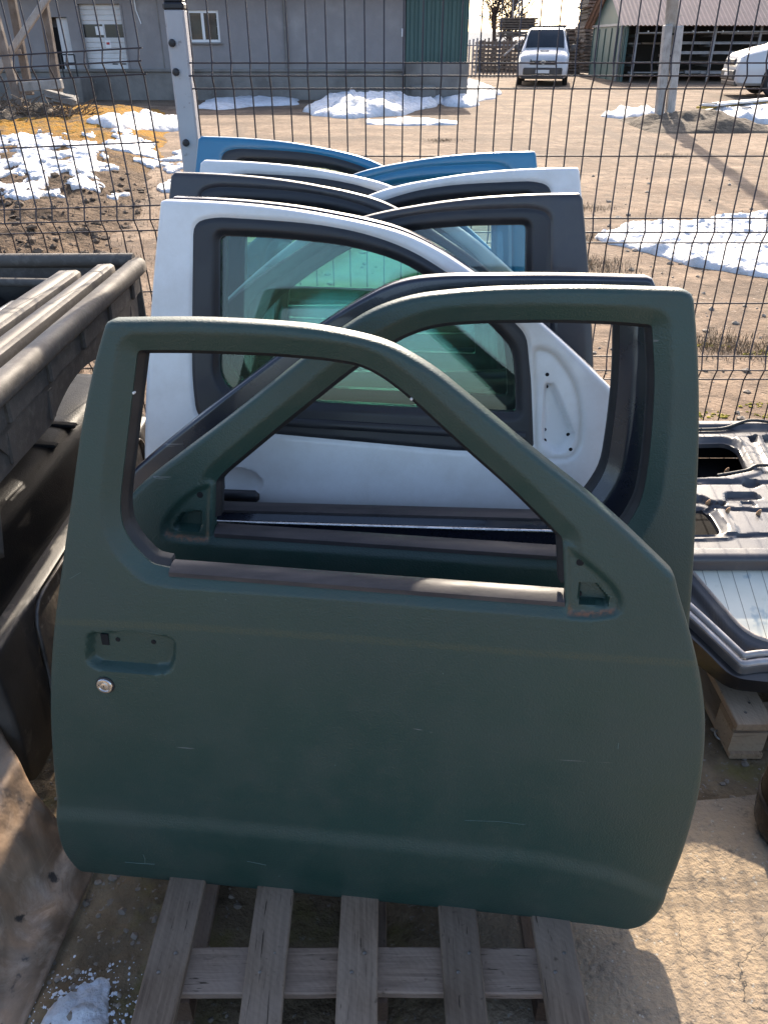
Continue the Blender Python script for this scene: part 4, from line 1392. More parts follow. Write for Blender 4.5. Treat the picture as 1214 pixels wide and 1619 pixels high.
# side face with a recessed, rounded panel
ys_ = np.arange(1.26, 2.62, .014); zs_ = np.arange(.06, SZ - .10, .014)
win_ = rounded([(1.44, .16, .05), (2.45, .16, .05), (2.45, .475, .05), (1.47, .475, .08)])
fr = lambda u, v: sdf(win_, u, v)
box_ = rounded([(1.27, .07, .08), (2.60, .07, .05), (2.60, SZ - .112, .02), (1.27, SZ - .112, .05)])
S = lambda u, v: sdf(box_, u, v)
pts, fs = edgegrid(ys_, zs_, S, .010, 3)
u, v = pts[:, 0], pts[:, 1]
d = fr(u, v)
x = XS + .028 * (1 - ((v - .30) / .30) ** 2) + roll(S(u, v), .012) - .030 * sstep(-.006, .010, d) + .006 * np.exp(-((d + .012) / .006) ** 2) + .004 * np.exp(-((d + .032) / .005) ** 2)
fs = [f[::1] for f in fs]
vv, ff = shell(np.column_stack([x, u, v]), np.column_stack([x * 0 + XS - .06, u, v]), fs)
make('side_panel', vv, ff, M_shell_side, root, smooth=45)
us2 = np.arange(1.45, 2.45, .02); vs2 = np.arange(.165, .475, .02)
p2, f2 = clipgrid(us2, vs2, fr(*np.meshgrid(us2, vs2, indexing='ij')) - .012)
vv, ff = shell(np.column_stack([p2[:, 0] * 0 + XS + .002 + .02 * (1 - ((p2[:, 1] - .30) / .30) ** 2), p2]), np.column_stack([p2[:, 0] * 0 + XS - .02, p2]), f2)
make('recess_panel', vv, ff, M_dust, root, smooth=45)
lp = [p for p in win_]
mb = MB(); mb.tube([(XS + .034 * (1 - ((q[1] - .30) / .30) ** 2) + .002, q[0], q[1]) for q in win_] + [(XS + .034 * (1 - ((win_[0][1] - .30) / .30) ** 2) + .002, win_[0][0], win_[0][1])], .0045, 6, False)
mb.build('edge_moulding', pmat('satin_edge', (.16, .145, .135), (.06, .055, .05), 20, rough=.35), root, smooth=60)
# near end face
V_, F_ = [], []
nx, nz = 26, 26
for i in range(nx):
    for j in range(nz):
        s_, t_ = i / (nx - 1), j / (nz - 1)
        xx = -1.75 + (XS + .004 + 1.75) * s_
        zz = .06 + (SZ - .145 - .06) * t_
        yy = 1.265 - .05 * math.sin(math.pi * t_) * (1 - s_ ** 6) + .012 * (s_ ** 8)
        V_.append((xx, yy, zz))
for i in range(nx - 1):
    for j in range(nz - 1):
        F_.append((i * nz + j, (i + 1) * nz + j, (i + 1) * nz + j + 1, i * nz + j + 1))
solid(make('end_face', V_, F_, M_shell, root, smooth=60), .008)

# ------------------------------------------------------------------ crumpled dirty plastic cover, lower left
def cover_material():
    m, nt, b = new_mat('dirty_plastic')
    c = mixc(nt, noise_fac(nt, 4.5, .36, .66, 7, .7, dist=.8), (.30, .205, .135), (.125, .085, .058))
    c = mixc(nt, noise_fac(nt, 9, .50, .70, 7, .7, dist=1.2), c, (.38, .29, .22))
    c = mixc(nt, noise_fac(nt, 16, .64, .70, 4, .6), c, (.035, .028, .024))
    nt.links.new(c, b.inputs['Base Color'])
    b.inputs['Roughness'].default_value = .55
    add_bump(nt, b, ((7, .5, .03, 4), (40, .35, .006, 5)))
    return m
A, B_, C_, D_ = np.array((-1.02, 1.36, .34)), np.array((-.655, 1.13, .012)), np.array((-.705, .66, .004)), np.array((-1.25, .72, .30))
nu, nv = 70, 70
V_, F_ = [], []
sg_, tg_ = np.meshgrid(np.linspace(0, 1, nu), np.linspace(0, 1, nv), indexing='ij')
N1 = fbm(sg_ * 3.2 + tg_ * 1.1, tg_ * 2.4, 4, 51) - .5
N2 = np.abs(fbm(sg_ * 7 - tg_ * 4, tg_ * 6 + sg_ * 3, 3, 57) - .5) * 2 - .3
for i in range(nu):
    for j in range(nv):
        s_, t_ = i / (nu - 1), j / (nv - 1)
        p = (A * (1 - s_) + B_ * s_) * (1 - t_) + (D_ * (1 - s_) + C_ * s_) * t_
        bulge = .085 * math.sin(math.pi * min(1, s_ * 1.02)) ** .8 * (.6 + .4 * math.sin(math.pi * t_))
        n1 = N1[i, j]
        fold = .020 * math.exp(-((s_ - .60 - .22 * (t_ - .5)) / .07) ** 2) - .024 * math.exp(-((s_ - .80 - .10 * t_) / .08) ** 2) + .016 * math.exp(-((s_ - .30 + .3 * t_) / .09) ** 2)
        edge = sstep(0, .12, 1 - s_)
        q = p + np.array((.30, -.25, .90)) * (bulge + (.065 * n1 + .015 * N2[i, j] + fold) * edge)
        q = q + np.array((0, .05 * math.sin(s_ * 7 + .5) * (1 - t_) * s_, 0))
        q[2] = max(q[2], .006)
        V_.append(tuple(q))
for i in range(nu - 1):
    for j in range(nv - 1):
        F_.append((i * nv + j, i * nv + j + 1, (i + 1) * nv + j + 1, (i + 1) * nv + j))
o = make('plastic_cover', V_, F_, cover_material(), smooth=180)
solid(o, .004)
tag(o, 'crumpled dirty grey brown plastic cover on the ground at lower left', 'plastic cover', None, 'thing')

# ------------------------------------------------------------------ tailgates and hatch stacked on the right pallet
M_gate = pmat('grey_primer_metal', (.042, .042, .050), (.065, .062, .064), 5, rough=.36, rough2=.55, coat=.15, c3=(.13, .115, .10), scale3=9, lo3=.52, hi3=.8, bump=((60, .08, .002, 3),))
M_gate_shade = pmat('tailgate_cavity_shade', (.012, .012, .014), (.022, .021, .021), 6, rough=.9, spec=.1)  # darkened colour puts the shade inside the tailgate into the metal
M_gate_black = pmat('black_lacquer', (.008, .008, .009), (.015, .014, .014), 6, rough=.25, coat=.4, c3=(.35, .34, .31), scale3=26, lo3=.70, hi3=.72)
M_silver = pmat('dusty_silver_flange', (.42, .40, .40), (.24, .22, .215), 9, rough=.4, metal=.35, c3=(.30, .27, .24), scale3=20, lo3=.5, hi3=.7, bump=((40, .15, .003, 3),))
M_brass = pmat('rusty_clip', (.55, .33, .18), (.35, .2, .1), 40, rough=.5)
M_cable = pmat('cable', (.012, .012, .013), rough=.5)

GZ = .405
def on_gate(pts_px, z=GZ):
    return [tuple(atZ(p[0], p[1], z)[:2]) + tuple(q * .0022 for q in p[2:3]) for p in pts_px]
root = thing('tailgate', (1.25, 2.3, GZ - .06), 'grey tailgate lying with its pressed inner side up, next to the fence', 'tailgate')
gx, gy = np.arange(.70, 2.05, .0055), np.arange(1.78, 2.78, .0055)
out_ = rounded([(.72, 1.80, .05), (2.03, 1.80, .05), (2.03, 2.74, .06), (.72, 2.74, .06)])
op1 = rounded(on_gate([(1060, 692, 8), (1150, 690, 14), (1168, 700, 14), (1184, 735, 8), (1140, 744, 8), (1060, 748, 8)]))
op2 = rounded(on_gate([(1040, 796, 6), (1115, 792, 10), (1128, 806, 8), (1141, 828, 6), (1138, 833, 4), (1040, 835, 6)]))
rec1 = rounded(on_gate([(1148, 772, 5), (1195, 771, 8), (1206, 781, 5), (1150, 786, 5)]))
rec2 = rounded(on_gate([(1172, 785, 2), (1191, 785, 2), (1196, 794, 2), (1176, 794, 2)]))
rec3 = rounded(on_gate([(1176, 752, 8), (1196, 750, 8), (1206, 758, 5), (1188, 765, 8), (1176, 761, 6)]))
rec4 = rounded(on_gate([(1040, 775, 8), (1112, 776, 12), (1128, 786, 6), (1148, 785, 8), (1146, 792, 6), (1040, 793, 6)]))
grooves = [[(1166, 690), (1190, 735)], [(1196, 684), (1230, 750)]]
rec5 = rounded(on_gate([(1184, 683, 4), (1197, 683, 4), (1196, 693, 4), (1189, 693, 4)]))
rec6 = rounded(on_gate([(1206, 682, 4), (1240, 680, 4), (1240, 702, 4), (1212, 695, 4)]))
line_a = on_gate([(1040, 759), (1110, 756), (1180, 756)]); line_b = on_gate([(1040, 797), (1130, 796), (1214, 800), (1300, 801)]); line_c = on_gate([(1040, 843), (1130, 841), (1300, 836)])
def gate_h(u, v):
    d = sdf(out_, u, v)
    h = GZ + roll(d, .02) + 0 * u
    h = h - .016 * sstep(.045, .065, d)
    for (pl, dep, w) in ((rec1, .018, .012), (rec2, .008, .004), (rec3, .020, .016), (rec4, .022, .014), (rec5, .02, .008), (rec6, .02, .01)):
        h = h - dep * sstep(-w * .3, w * .3, sdf(pl, u, v))
    for op in (op1, op2):
        dd = -sdf(op, u, v)
        h = h + .006 * sstep(.050, .046, dd) * sstep(.018, .022, dd) - .012 * (1 - sstep(0, .018, dd))
    for ln in (line_a, line_b, line_c):
        h = h - .009 * sstep(.013, .008, np.abs(v - interp_line(ln, u)))
    for gr in grooves:
        (x0, y0), (x1, y1) = on_gate(gr)
        t = np.clip(((u - x0) * (x1 - x0) + (v - y0) * (y1 - y0)) / ((x1 - x0) ** 2 + (y1 - y0) ** 2), 0, 1)
        dd = np.hypot(u - x0 - t * (x1 - x0), v - y0 - t * (y1 - y0))
        h = h + .007 * sstep(.016, .008, dd)
    return h
Sg = lambda u, v: np.minimum(sdf(out_, u, v), np.minimum(-sdf(op1, u, v), -sdf(op2, u, v)))
pts, fs = edgegrid(gx, gy, Sg, .007, 3)
u, v = pts[:, 0], pts[:, 1]
vv, ff = shell(np.column_stack([u, v, gate_h(u, v)]), np.column_stack([u, v, u * 0 + GZ - .045]), fs)
make('inner_panel', vv, ff, M_gate, root, smooth=45)
MB().box((1.375, 2.27, .193), (1.28, .90, .124), .015).build('outer_skin', M_gate_shade, root)
MB().box((1.375, 2.722, .305), (1.27, .012, .11), .002).build('rim_wall', M_gate_shade, root)
for xx in (.745, 2.005): MB().box((xx, 2.27, .305), (.012, .88, .11), .002).build('rim_wall', M_gate_shade, root)
for (x, y, r) in ((1112, 753, .010), (1164, 790, .013)):
    c = atZ(x, y, GZ - .016); c[2] = float(gate_h(np.array([c[0]]), np.array([c[1]]))[0])
    MB().lathe([(r, -.004), (r, .0012), (r * .8, .0014)], c, (0, 0, 1), 18).build('drain_hole', M_hole, root)
for (x, y) in ((1148, 812), (1197, 815), (1119, 791), (1151, 732)):
    c = atZ(x, y, GZ - .02); c[2] = float(gate_h(np.array([c[0]]), np.array([c[1]]))[0]) if y != 732 else GZ - .055
    MB().lathe([(.007, -.004), (.007, .006), (.004, .016), (.002, .02)], c, (.1, -.25, 1), 10).build('trim_clip', M_brass, root, smooth=40)
for pth in ([(1075, 676), (1140, 675), (1185, 668), (1240, 672)], [(1135, 744), (1180, 738), (1200, 735), (1250, 737)]):
    P = []
    for (x, y) in pth:
        c = atZ(x, y, GZ); P.append((c[0], c[1], float(gate_h(np.array([c[0]]), np.array([c[1]]))[0]) + .009))
    MB().tube(smooth_curve(P, 6), .006, 7).build('wiring_cable', M_cable, root, smooth=60)

# rear hatch with heated glass
root = thing('rear_hatch', (1.35, 1.65, .2), 'black rear hatch with dusty heated glass, a pale sky reflection painted into its colour, lying on the right pallet', 'rear hatch')
def hz(v): return .245 + .13 * (np.asarray(v, float) - 1.46) / .42       # plane of the hatch rises away
def on_hatch(pts_px):
    out = []
    for p in pts_px:
        z = .3
        for _ in range(8):
            q = atZ(p[0], p[1], z); z = float(hz(q[1]))
        out.append((q[0], q[1]) + tuple(r * .0018 for r in p[2:3]))
    return out
hg = rounded(on_hatch([(1020, 897, 10), (1214, 884), (1420, 876, 20), (1420, 1020, 30), (1300, 1024), (1214, 1013, 20), (1186, 1003, 16), (1165, 985, 16), (1098, 907), (1050, 862)]))
ho = rounded(on_hatch([(960, 884, 10), (1214, 874), (1480, 865, 20), (1480, 1065, 30), (1214, 1049, 20), (1172, 1056, 10), (1098, 985, 30), (1020, 915, 20)]))
ux, uy = np.arange(ho[:, 0].min() - .02, ho[:, 0].max() + .02, .005), np.arange(ho[:, 1].min() - .02, ho[:, 1].max() + .02, .005)
Sh = lambda u, v: np.minimum(sdf(ho, u, v), -sdf(hg, u, v))
pts, fs = edgegrid(ux, uy, Sh, .006, 3)
u, v = pts[:, 0], pts[:, 1]
do_, dg_ = sdf(ho, u, v), -sdf(hg, u, v)
h = hz(v) + .006 * np.exp(-((dg_ - .008) / .007) ** 2) + roll(do_, .008) - .022 * sstep(.028, .040, dg_) * sstep(.010, .022, do_) + .012 * np.exp(-((do_ - .030) / .008) ** 2)
vv, ff = shell(np.column_stack([u, v, h]), np.column_stack([u, v, hz(v) - .045]), fs)
o = make('hatch_frame', vv, ff, M_gate, root, smooth=45)
def band_mesh(name, w0, w1, dz, mat, poly, sgn):
    S = lambda u, v: np.minimum(sgn * sdf(poly, u, v) - w0, w1 - sgn * sdf(poly, u, v))
    pad = .06
    ux, uy = np.arange(poly[:, 0].min() - pad, poly[:, 0].max() + pad, .0042), np.arange(poly[:, 1].min() - pad, poly[:, 1].max() + pad, .0042)
    pts, fs = edgegrid(ux, uy, S, (w1 - w0) * .12, 1)
    u, v = pts[:, 0], pts[:, 1]
    d = sgn * sdf(poly, u, v)
    t = np.clip((d - w0) / (w1 - w0), 0, 1)
    h = hz(v) + dz + .004 * np.sin(math.pi * t)
    vv, ff = shell(np.column_stack([u, v, h]), np.column_stack([u, v, h - .008]), fs)
    return make(name, vv, ff, mat, root, smooth=45)
band_mesh('glass_moulding', .001, .011, .006, pmat('tan_moulding', (.46, .37, .30), (.30, .25, .22), 20, rough=.5), hg, -1)
band_mesh('edge_flange', .002, .017, .003, M_silver, ho, 1)
band_mesh('edge_flange', .021, .034, .010, M_silver, ho, 1)
cen = hg.mean(0); gp = cen + (hg - cen) * 1.01
M_hglass = pmat('dusty_glass_sky_reflection', (.64, .63, .53), (.72, .70, .60), 5, rough=.25, rough2=.45, spec=.3, c3=(.35, .42, .43), scale3=8)  # cream colour stands in for the bright sky reflected in dusty glass
n = len(gp)
F3 = np.column_stack([gp, hz(gp[:, 1]) + .002]); B3 = F3 - (0, 0, .005)
ar = np.sum(gp[:, 0] * np.roll(gp[:, 1], -1) - np.roll(gp[:, 0], -1) * gp[:, 1])
ix = list(range(n)) if ar > 0 else list(range(n))[::-1]
glass_o = make('hatch_glass', np.vstack([F3, B3]), [ix, [i + n for i in ix[::-1]]] + [[ix[(k + 1) % n], ix[k], ix[k] + n, ix[(k + 1) % n] + n] for k in range(n)], M_hglass, root)
M_line = pmat('heating_wire', (.22, .20, .18), rough=.5)
for k in range(-2, 9):
    a, b = on_hatch([(1106 + 23 * k, 893 - k * 1.2), (1106 + 23 * k + 42, 1030)])
    a, b = np.array(a), np.array(b)
    ts = [t for t in np.linspace(0, 1, 60) if sdf(hg, np.array([(a + (b - a) * t)[0]]), np.array([(a + (b - a) * t)[1]]))[0] > .003]
    if len(ts) < 4: continue
    p, q = a + (b - a) * ts[0], a + (b - a) * ts[-1]
    MB().beam((*p, float(hz(p[1])) + .0024), (*q, float(hz(q[1])) + .0024), .0011, .0008).build('heating_wire', M_line, glass_o)
# painted outer shell hanging under the frame
lo_ = rounded(on_hatch([(1000, 930, 10), (1098, 997, 30), (1160, 1060, 20), (1214, 1066), (1480, 1090, 20), (1480, 900, 20), (1000, 890, 10)]))
n = len(lo_)
T3 = np.column_stack([lo_, hz(lo_[:, 1]) - .026]); c3_ = T3.mean(0)
B3 = np.column_stack([c3_[:2] + (lo_ - c3_[:2]) * .985, hz(lo_[:, 1]) * .25 + .125])
ar = np.sum(lo_[:, 0] * np.roll(lo_[:, 1], -1) - np.roll(lo_[:, 0], -1) * lo_[:, 1])
ix = list(range(n)) if ar > 0 else list(range(n))[::-1]
make('outer_skin', np.vstack([T3, B3]), [ix, [i + n for i in ix[::-1]]] + [[ix[(k + 1) % n], ix[k], ix[k] + n, ix[(k + 1) % n] + n] for k in range(n)], M_gate_black, root)

# ------------------------------------------------------------------ small things on the ground at the right
root = thing('canister', (1.0, 1.20, 0), 'dark dented metal canister at the right edge on the concrete', 'canister')
MB().lathe([(.04, .014), (.085, .015), (.100, .024), (.108, .045), (.112, .08), (.112, .19), (.106, .215), (.095, .222)], (.992, 1.20, 0), (0, 0, 1), 40).build('body', pmat('canister_metal', (.07, .055, .04), (.03, .026, .022), 9, rough=.25, rough2=.45, metal=.7, c3=(.16, .13, .10), scale3=20), root, smooth=40)
MB().lathe([(.113, .112), (.116, .118), (.116, .128), (.113, .134)], (.992, 1.20, 0), (0, 0, 1), 40, False).build('hoop', M_cap, root, smooth=40)
MB().lathe([(.060, .220), (.112, .221), (.116, .230), (.110, .238), (.06, .236)], (.992, 1.20, 0), (0, 0, 1), 40).build('lid', pmat('lid_metal', (.25, .28, .33), (.16, .18, .22), 12, rough=.3, metal=.6), root, smooth=40)
c = atZ(1137, 1163, .006)
ringv = []
mb = MB(); mb.tube([(c[0] + .013 * math.cos(a), c[1] + .013 * math.sin(a), .010 + .004 * math.sin(a)) for a in np.linspace(0, 2 * math.pi, 25)], .003, 8, False)
o = mb.build('steel_ring', pmat('ring_steel', (.35, .35, .34), rough=.4, metal=.8), smooth=60)
tag(o, 'small steel ring lying on the ground beside the right pallet', 'ring', None, 'thing')
# ------------------------------------------------------------------ grey warehouse across the yard
WY = 27.0
def WX(px, py=80): return float(atY(px, py, WY)[0])
def WZ(py): return float(atY(400, py, WY)[2])
M_render = pmat('grey_render', (.24, .225, .225), (.185, .172, .172), .9, rough=.9, c3=(.29, .275, .27), scale3=.9, lo3=.46, hi3=.66, bump=((12, .3, .02, 5),))
M_plinth = pmat('stained_concrete', (.21, .195, .18), (.13, .12, .11), 1.2, rough=.9, c3=(.20, .19, .175), scale3=3, bump=((6, .5, .04, 5),))
M_greensheet = pmat('green_sheet_metal', (.030, .075, .070), (.038, .088, .082), 1.2, rough=.5)
M_whitepanel = pmat('white_door_panel', (.60, .60, .60), (.52, .51, .50), 2, rough=.5)
M_offwhite = pmat('white_frame', (.70, .70, .70), rough=.5)
M_darkglass = pmat('dark_window_glass', (.018, .020, .024), (.03, .033, .038), 2, rough=.08, spec=.7)
M_roofdark = pmat('roof_sheet', (.12, .11, .11), rough=.6)
M_steel = pmat('dark_steel', (.03, .03, .032), rough=.5, metal=.4)

xL, xC, xR = WX(-190), WX(640), WX(739)
zG = .25
z_pl = WZ(113)
TOP = 2.95
bld = thing('warehouse', ((xL + xR) / 2, WY, zG), 'long grey rendered warehouse with a green sheet metal end', 'building')
def wall_rects(x0, x1, z0, z1, holes):
    """wall split into rectangles round its openings"""
    xs_ = sorted({x0, x1, *[h[0] for h in holes], *[h[1] for h in holes]}); zs_ = sorted({z0, z1, *[h[2] for h in holes], *[h[3] for h in holes]})
    out = []
    for i in range(len(xs_) - 1):
        for j in range(len(zs_) - 1):
            cx_, cz_ = (xs_[i] + xs_[i + 1]) / 2, (zs_[j] + zs_[j + 1]) / 2
            if not any(h[0] < cx_ < h[1] and h[2] < cz_ < h[3] for h in holes): out.append((xs_[i], xs_[i + 1], zs_[j], zs_[j + 1]))
    return out
garage = (WX(130, 60), WX(199, 60), WZ(118), WZ(6))
wdoor = (WX(86, 75), WX(114, 75), WZ(121), WZ(27))
window = (WX(297, 42), WX(347, 42), WZ(67), WZ(16))
w2 = (WX(-110, 42), WX(-60, 42), WZ(67), WZ(16))
V_, F_ = [], []
Wv, Wf = {}, []
def vid(x, y, z):
    k = (round(x, 4), round(y, 4), round(z, 4))
    if k not in Wv: Wv[k] = len(Wv)
    return Wv[k]
holes = [garage, wdoor, window, w2]
for (a, b, c, d) in wall_rects(xL, xC, z_pl, TOP, holes):
    Wf.append((vid(a, WY, c), vid(b, WY, c), vid(b, WY, d), vid(a, WY, d)))
for (a, b, c, d) in holes:                                    # reveals
    q = WY + .22
    Wf += [(vid(a, WY, c), vid(a, WY, d), vid(a, q, d), vid(a, q, c)), (vid(b, WY, c), vid(b, q, c), vid(b, q, d), vid(b, WY, d)),
           (vid(a, WY, d), vid(b, WY, d), vid(b, q, d), vid(a, q, d)), (vid(a, WY, c), vid(a, q, c), vid(b, q, c), vid(b, WY, c))]
make('wall', list(Wv.keys()), Wf, M_render, bld)
MB().box(((xL + xR) / 2, WY + 6.2, TOP / 2 + .1), (xR - xL - .1, 11.6, TOP - .2), .0).build('body', M_render, bld)
MB().box(((xL + xC) / 2, WY - .02, (z_pl - 1) / 2 - .002), (xC - xL + .02, .34, z_pl + 1), .02).build('plinth', M_plinth, bld)
MB().box(((xC + xR) / 2 + .02, WY - .05, (WZ(99) - 1) / 2), (xR - xC, .40, WZ(99) + 1), .02).build('plinth', M_plinth, bld)
# corrugated green end: folded sheet
prof, x, k = [], xC + .03, 0
while x < xR:
    dz = (0, 0, .035, .035)[k % 4]
    prof.append((x, WY - .06 - dz)); x += (.10, .022, .10, .022)[k % 4]; k += 1
V_ = [(p[0], p[1], z) for z in (WZ(99), TOP + .1) for p in prof]
n = len(prof)
solid(make('sheet_cladding', V_, [(i, i + 1, n + i + 1, n + i) for i in range(n - 1)], M_greensheet, bld), .004, 1)
MB().box(((xL + xR) / 2, WY + 5.8, TOP + .12), (xR - xL + .5, 12.6, .16), .02).build('roof', M_roofdark, bld)
MB().box((WX(669), WY - .32, WZ(150)), (.75, .5, .55), .04).build('step_block', M_plinth, bld)
MB().tube([(WX(636, 60), WY - .04, WZ(45)), (WX(636, 60), WY - .04, WZ(58))], .03, 8).build('vent_stub', M_offwhite, bld)
MB().box(((xL + xC) / 2, WY - .04, z_pl + .03), (xC - xL, .42, .07), .01).build('ledge', M_plinth, bld)
for px in (255,):
    MB().box((WX(px, 60), WY - .006, (z_pl + TOP) / 2 + .04), (.03, .014, TOP - z_pl - .1), 0).build('wall_joint', M_plinth, bld)
MB().tube([(WX(452, 50), WY - .06, z_pl + .1), (WX(452, 50), WY - .06, TOP)], .045, 8).build('downpipe', M_plinth, bld)
# sectional garage door
gd = MB().box(((garage[0] + garage[1]) / 2, WY + .17, (garage[2] + garage[3]) / 2), (garage[1] - garage[0] - .004, .03, garage[3] - garage[2]), 0).build('garage_door', M_whitepanel, bld)
gh = (garage[3] - garage[2])
npan = 13
for k in range(npan):
    z0 = garage[2] + gh * k / npan
    if .50 < (k + .5) / npan < .74: continue
    MB().box(((garage[0] + garage[1]) / 2, WY + .145, z0 + gh / npan / 2), (garage[1] - garage[0] - .04, .02, gh / npan - .018), .006).build('panel', M_whitepanel, gd)
zc = garage[2] + gh * .62
for s_ in (-1, 1):
    MB().box(((garage[0] + garage[1]) / 2 + s_ * (garage[1] - garage[0]) * .245, WY + .147, zc), ((garage[1] - garage[0]) * .44, .012, gh * .20), .004).build('pane', M_darkglass, gd)
MB().box(((garage[0] * .60 + garage[1] * .40), WY + .138, zc + .02), (.24, .006, .22), 0).build('paper_notice', M_offwhite, gd)
sg = MB().box(((garage[0] * .45 + garage[1] * .55), WY + .133, garage[2] + gh * .44), (.16, .006, .20), 0).build('small_sign', M_offwhite, gd)
MB().box(((garage[0] * .45 + garage[1] * .55), WY + .128, garage[2] + gh * .45), (.09, .004, .06), 0).build('red_mark', pmat('red_print', (.4, .03, .03), rough=.6), gd)
for dx in (-.12, .12):
    MB().box((garage[1] - .34 + dx, WY + .130, garage[2] + gh * .155), (.16, .012, .035), .004).build('handle', M_steel, gd)
for s_, xx in ((-1, garage[0]), (1, garage[1])):
    MB().box((xx + s_ * -.012, WY + .04, (garage[2] + garage[3]) / 2), (.05, .14, gh), .004).build('jamb', M_render, bld)
# personnel door, ajar, with a black sheet painted as shade in the gap
MB().box(((wdoor[0] + wdoor[1]) / 2 + .08, WY + .14, (wdoor[2] + wdoor[3]) / 2), (wdoor[1] - wdoor[0] - .18, .04, wdoor[3] - wdoor[2] - .03), .006).build('door', M_whitepanel, bld)
MB().box((wdoor[0] + .08, WY + .20, (wdoor[2] + wdoor[3]) / 2 - .1), (.16, .02, wdoor[3] - wdoor[2] - .3), 0).build('gap_shade', M_hole, bld)
for (a, b, c, d) in (window, w2):
    wo = MB()
    wx, wz, ww, wh = (a + b) / 2, (c + d) / 2, b - a, d - c
    wo.box((a + .035, WY + .08, wz), (.07, .06, wh), .005); wo.box((b - .035, WY + .08, wz), (.07, .06, wh), .005)
    wo.box((wx, WY + .081, d - .035), (ww - .142, .06, .07), .005); wo.box((wx, WY + .081, c + .035), (ww - .142, .06, .07), .005)
    wo.box((wx - .02, WY + .079, wz), (.08, .06, wh - .142), .005)
    w_ = wo.build('window', M_offwhite, bld)
    for s_ in (-1, 1):
        MB().box((wx - .02 + s_ * (ww - .14) * .25, WY + .11, wz), ((ww - .14) * .47, .02, wh - .14), 0).build('pane', M_darkglass, w_)
    MB().box((wx, WY - .03, c - .03), (ww + .1, .1, .05), .01).build('sill', M_plinth, w_)
    for k in range(1, 4):
        MB().box((wx, WY + .16, c + wh * k / 4), (ww - .16, .012, .02), 0).build('blind_slat', M_offwhite, w_)
# loose cable on the wall
MB().tube([(WX(213, 2), WY - .03, WZ(-20)), (WX(216, 20), WY - .03, WZ(15)), (WX(224, 38), WY - .03, WZ(38))], .018, 6).build('hanging_cable', M_offwhite, bld)
# loading dock railing
rl = thing('railing', (WX(108, 110), WY - .8, z_pl), 'dark steel railing before the white warehouse door', 'railing')
for px in (98, 108, 120):
    x = float(atY(px, 100, WY - .7)[0])
    MB().tube([(x, WY - .7, WZ(122)), (x, WY - .7, WZ(86))], .022, 6).build('post', M_steel, rl)
xa, xb = float(atY(98, 100, WY - .7)[0]), float(atY(120, 100, WY - .7)[0])
for k, pz in enumerate((86, 99)):
    MB().tube([(xa, WY - .7, WZ(pz)), (xb, WY - .7, WZ(pz))], .02, 6).build('rail', M_steel, rl)
dk = thing('loading_dock', (WX(100, 130), WY - .9, 0), 'low dark concrete landing under the white warehouse door', 'landing')
MB().box((WX(96, 140), WY - .75, WZ(121) / 2 - .1), (2.2, 1.15, WZ(121) + .2), .03).build('platform', M_plinth, dk)

# ------------------------------------------------------------------ timber frame and brush pile at far left
M_oldwood = wood_mat('old_timber', (.20, .16, .13), (.12, .095, .08), (.25, .21, .18), 'z')
M_birch = wood_mat('pale_pole', (.42, .39, .36), (.25, .23, .21), (.48, .45, .42), 'z')
TY = 18.6
tf = thing('timber_frame', (float(atY(60, 130, TY)[0]), TY, .6), 'old leaning timber frame with pale diagonal brace left of the warehouse doors', 'timber frame')
def fp(px, py, Y=TY): return atY(px, py, Y)
def bm(name, a, b, w, t, mat, Ya=TY, Yb=TY):
    MB().beam(fp(*a, Ya), fp(*b, Yb), w, t, (0, 1, 0), .015).build(name, mat, tf)
bm('post', (62, -40), (93, 152), .17, .17, M_oldwood)
bm('post', (12, -40), (48, 150), .15, .15, M_oldwood, TY + .5, TY + .5)
bm('post', (-14, 0), (32, 168), .16, .14, M_oldwood, TY - .5, TY - .5)
bm('brace', (84, -16), (-6, 116), .13, .10, M_birch, TY - .2, TY - .2)
bm('beam', (24, 138), (99, 133), .18, .16, M_birch, TY - .4, TY - .4)
bm('beam', (-20, -14), (120, -22), .16, .14, M_oldwood, TY + .2, TY + .2)
bm('plank', (-10, 83), (34, 82), .10, .06, M_oldwood, TY + .3, TY + .3)
M_twig = pmat('dry_twigs', (.16, .12, .085), (.09, .068, .05), 8, rough=.9)
bp_ = thing('brush_pile', (float(fp(55, 170)[0]), TY - .8, .3), 'pile of dry brush and earth under the timber frame', 'brush pile')
rs = np.random.RandomState(4)
mb = MB()
for k in range(420):
    x = fp(rs.uniform(-30, 125), 175, TY - .8)[0]; y = TY - .8 + rs.normal(0, .5)
    z = .28 + .0 * x + rs.rand() * .35 * max(0.2, 1 - abs(x + 8.0) / 2.5)
    a, L, e = rs.rand() * 6.28, rs.uniform(.25, .8), rs.uniform(-.3, .7)
    d = np.array((math.cos(a) * math.cos(e), math.sin(a) * math.cos(e), math.sin(e))) * L
    p = np.array((x, y, z))
    mb.tube([p, p + d * .5 + rs.normal(0, .04, 3), p + d], [.012, .009, .004], 4)
tw = mb.build('twigs', M_twig, bp_); tw['kind'] = 'stuff'
hx = np.linspace(float(fp(-60, 175)[0]), float(fp(140, 185)[0]), 60); hy = np.linspace(TY - 2.0, TY + 1.0, 40)
X_, Y_ = np.meshgrid(hx, hy, indexing='ij')
hm = np.sin(np.clip((X_ - hx[0]) / np.ptp(hx), 0, 1) * math.pi) ** .6 * np.sin(np.clip((Y_ - hy[0]) / np.ptp(hy), 0, 1) * math.pi) ** .7
zz = gz(X_, Y_) - .05 + hm * (.45 + .55 * (fbm(X_ * 1.6, Y_ * 1.6, 5, 61) - .4))
nxx, nyy = X_.shape
ii = np.arange(nxx - 1)[:, None] * nyy + np.arange(nyy - 1)[None, :]
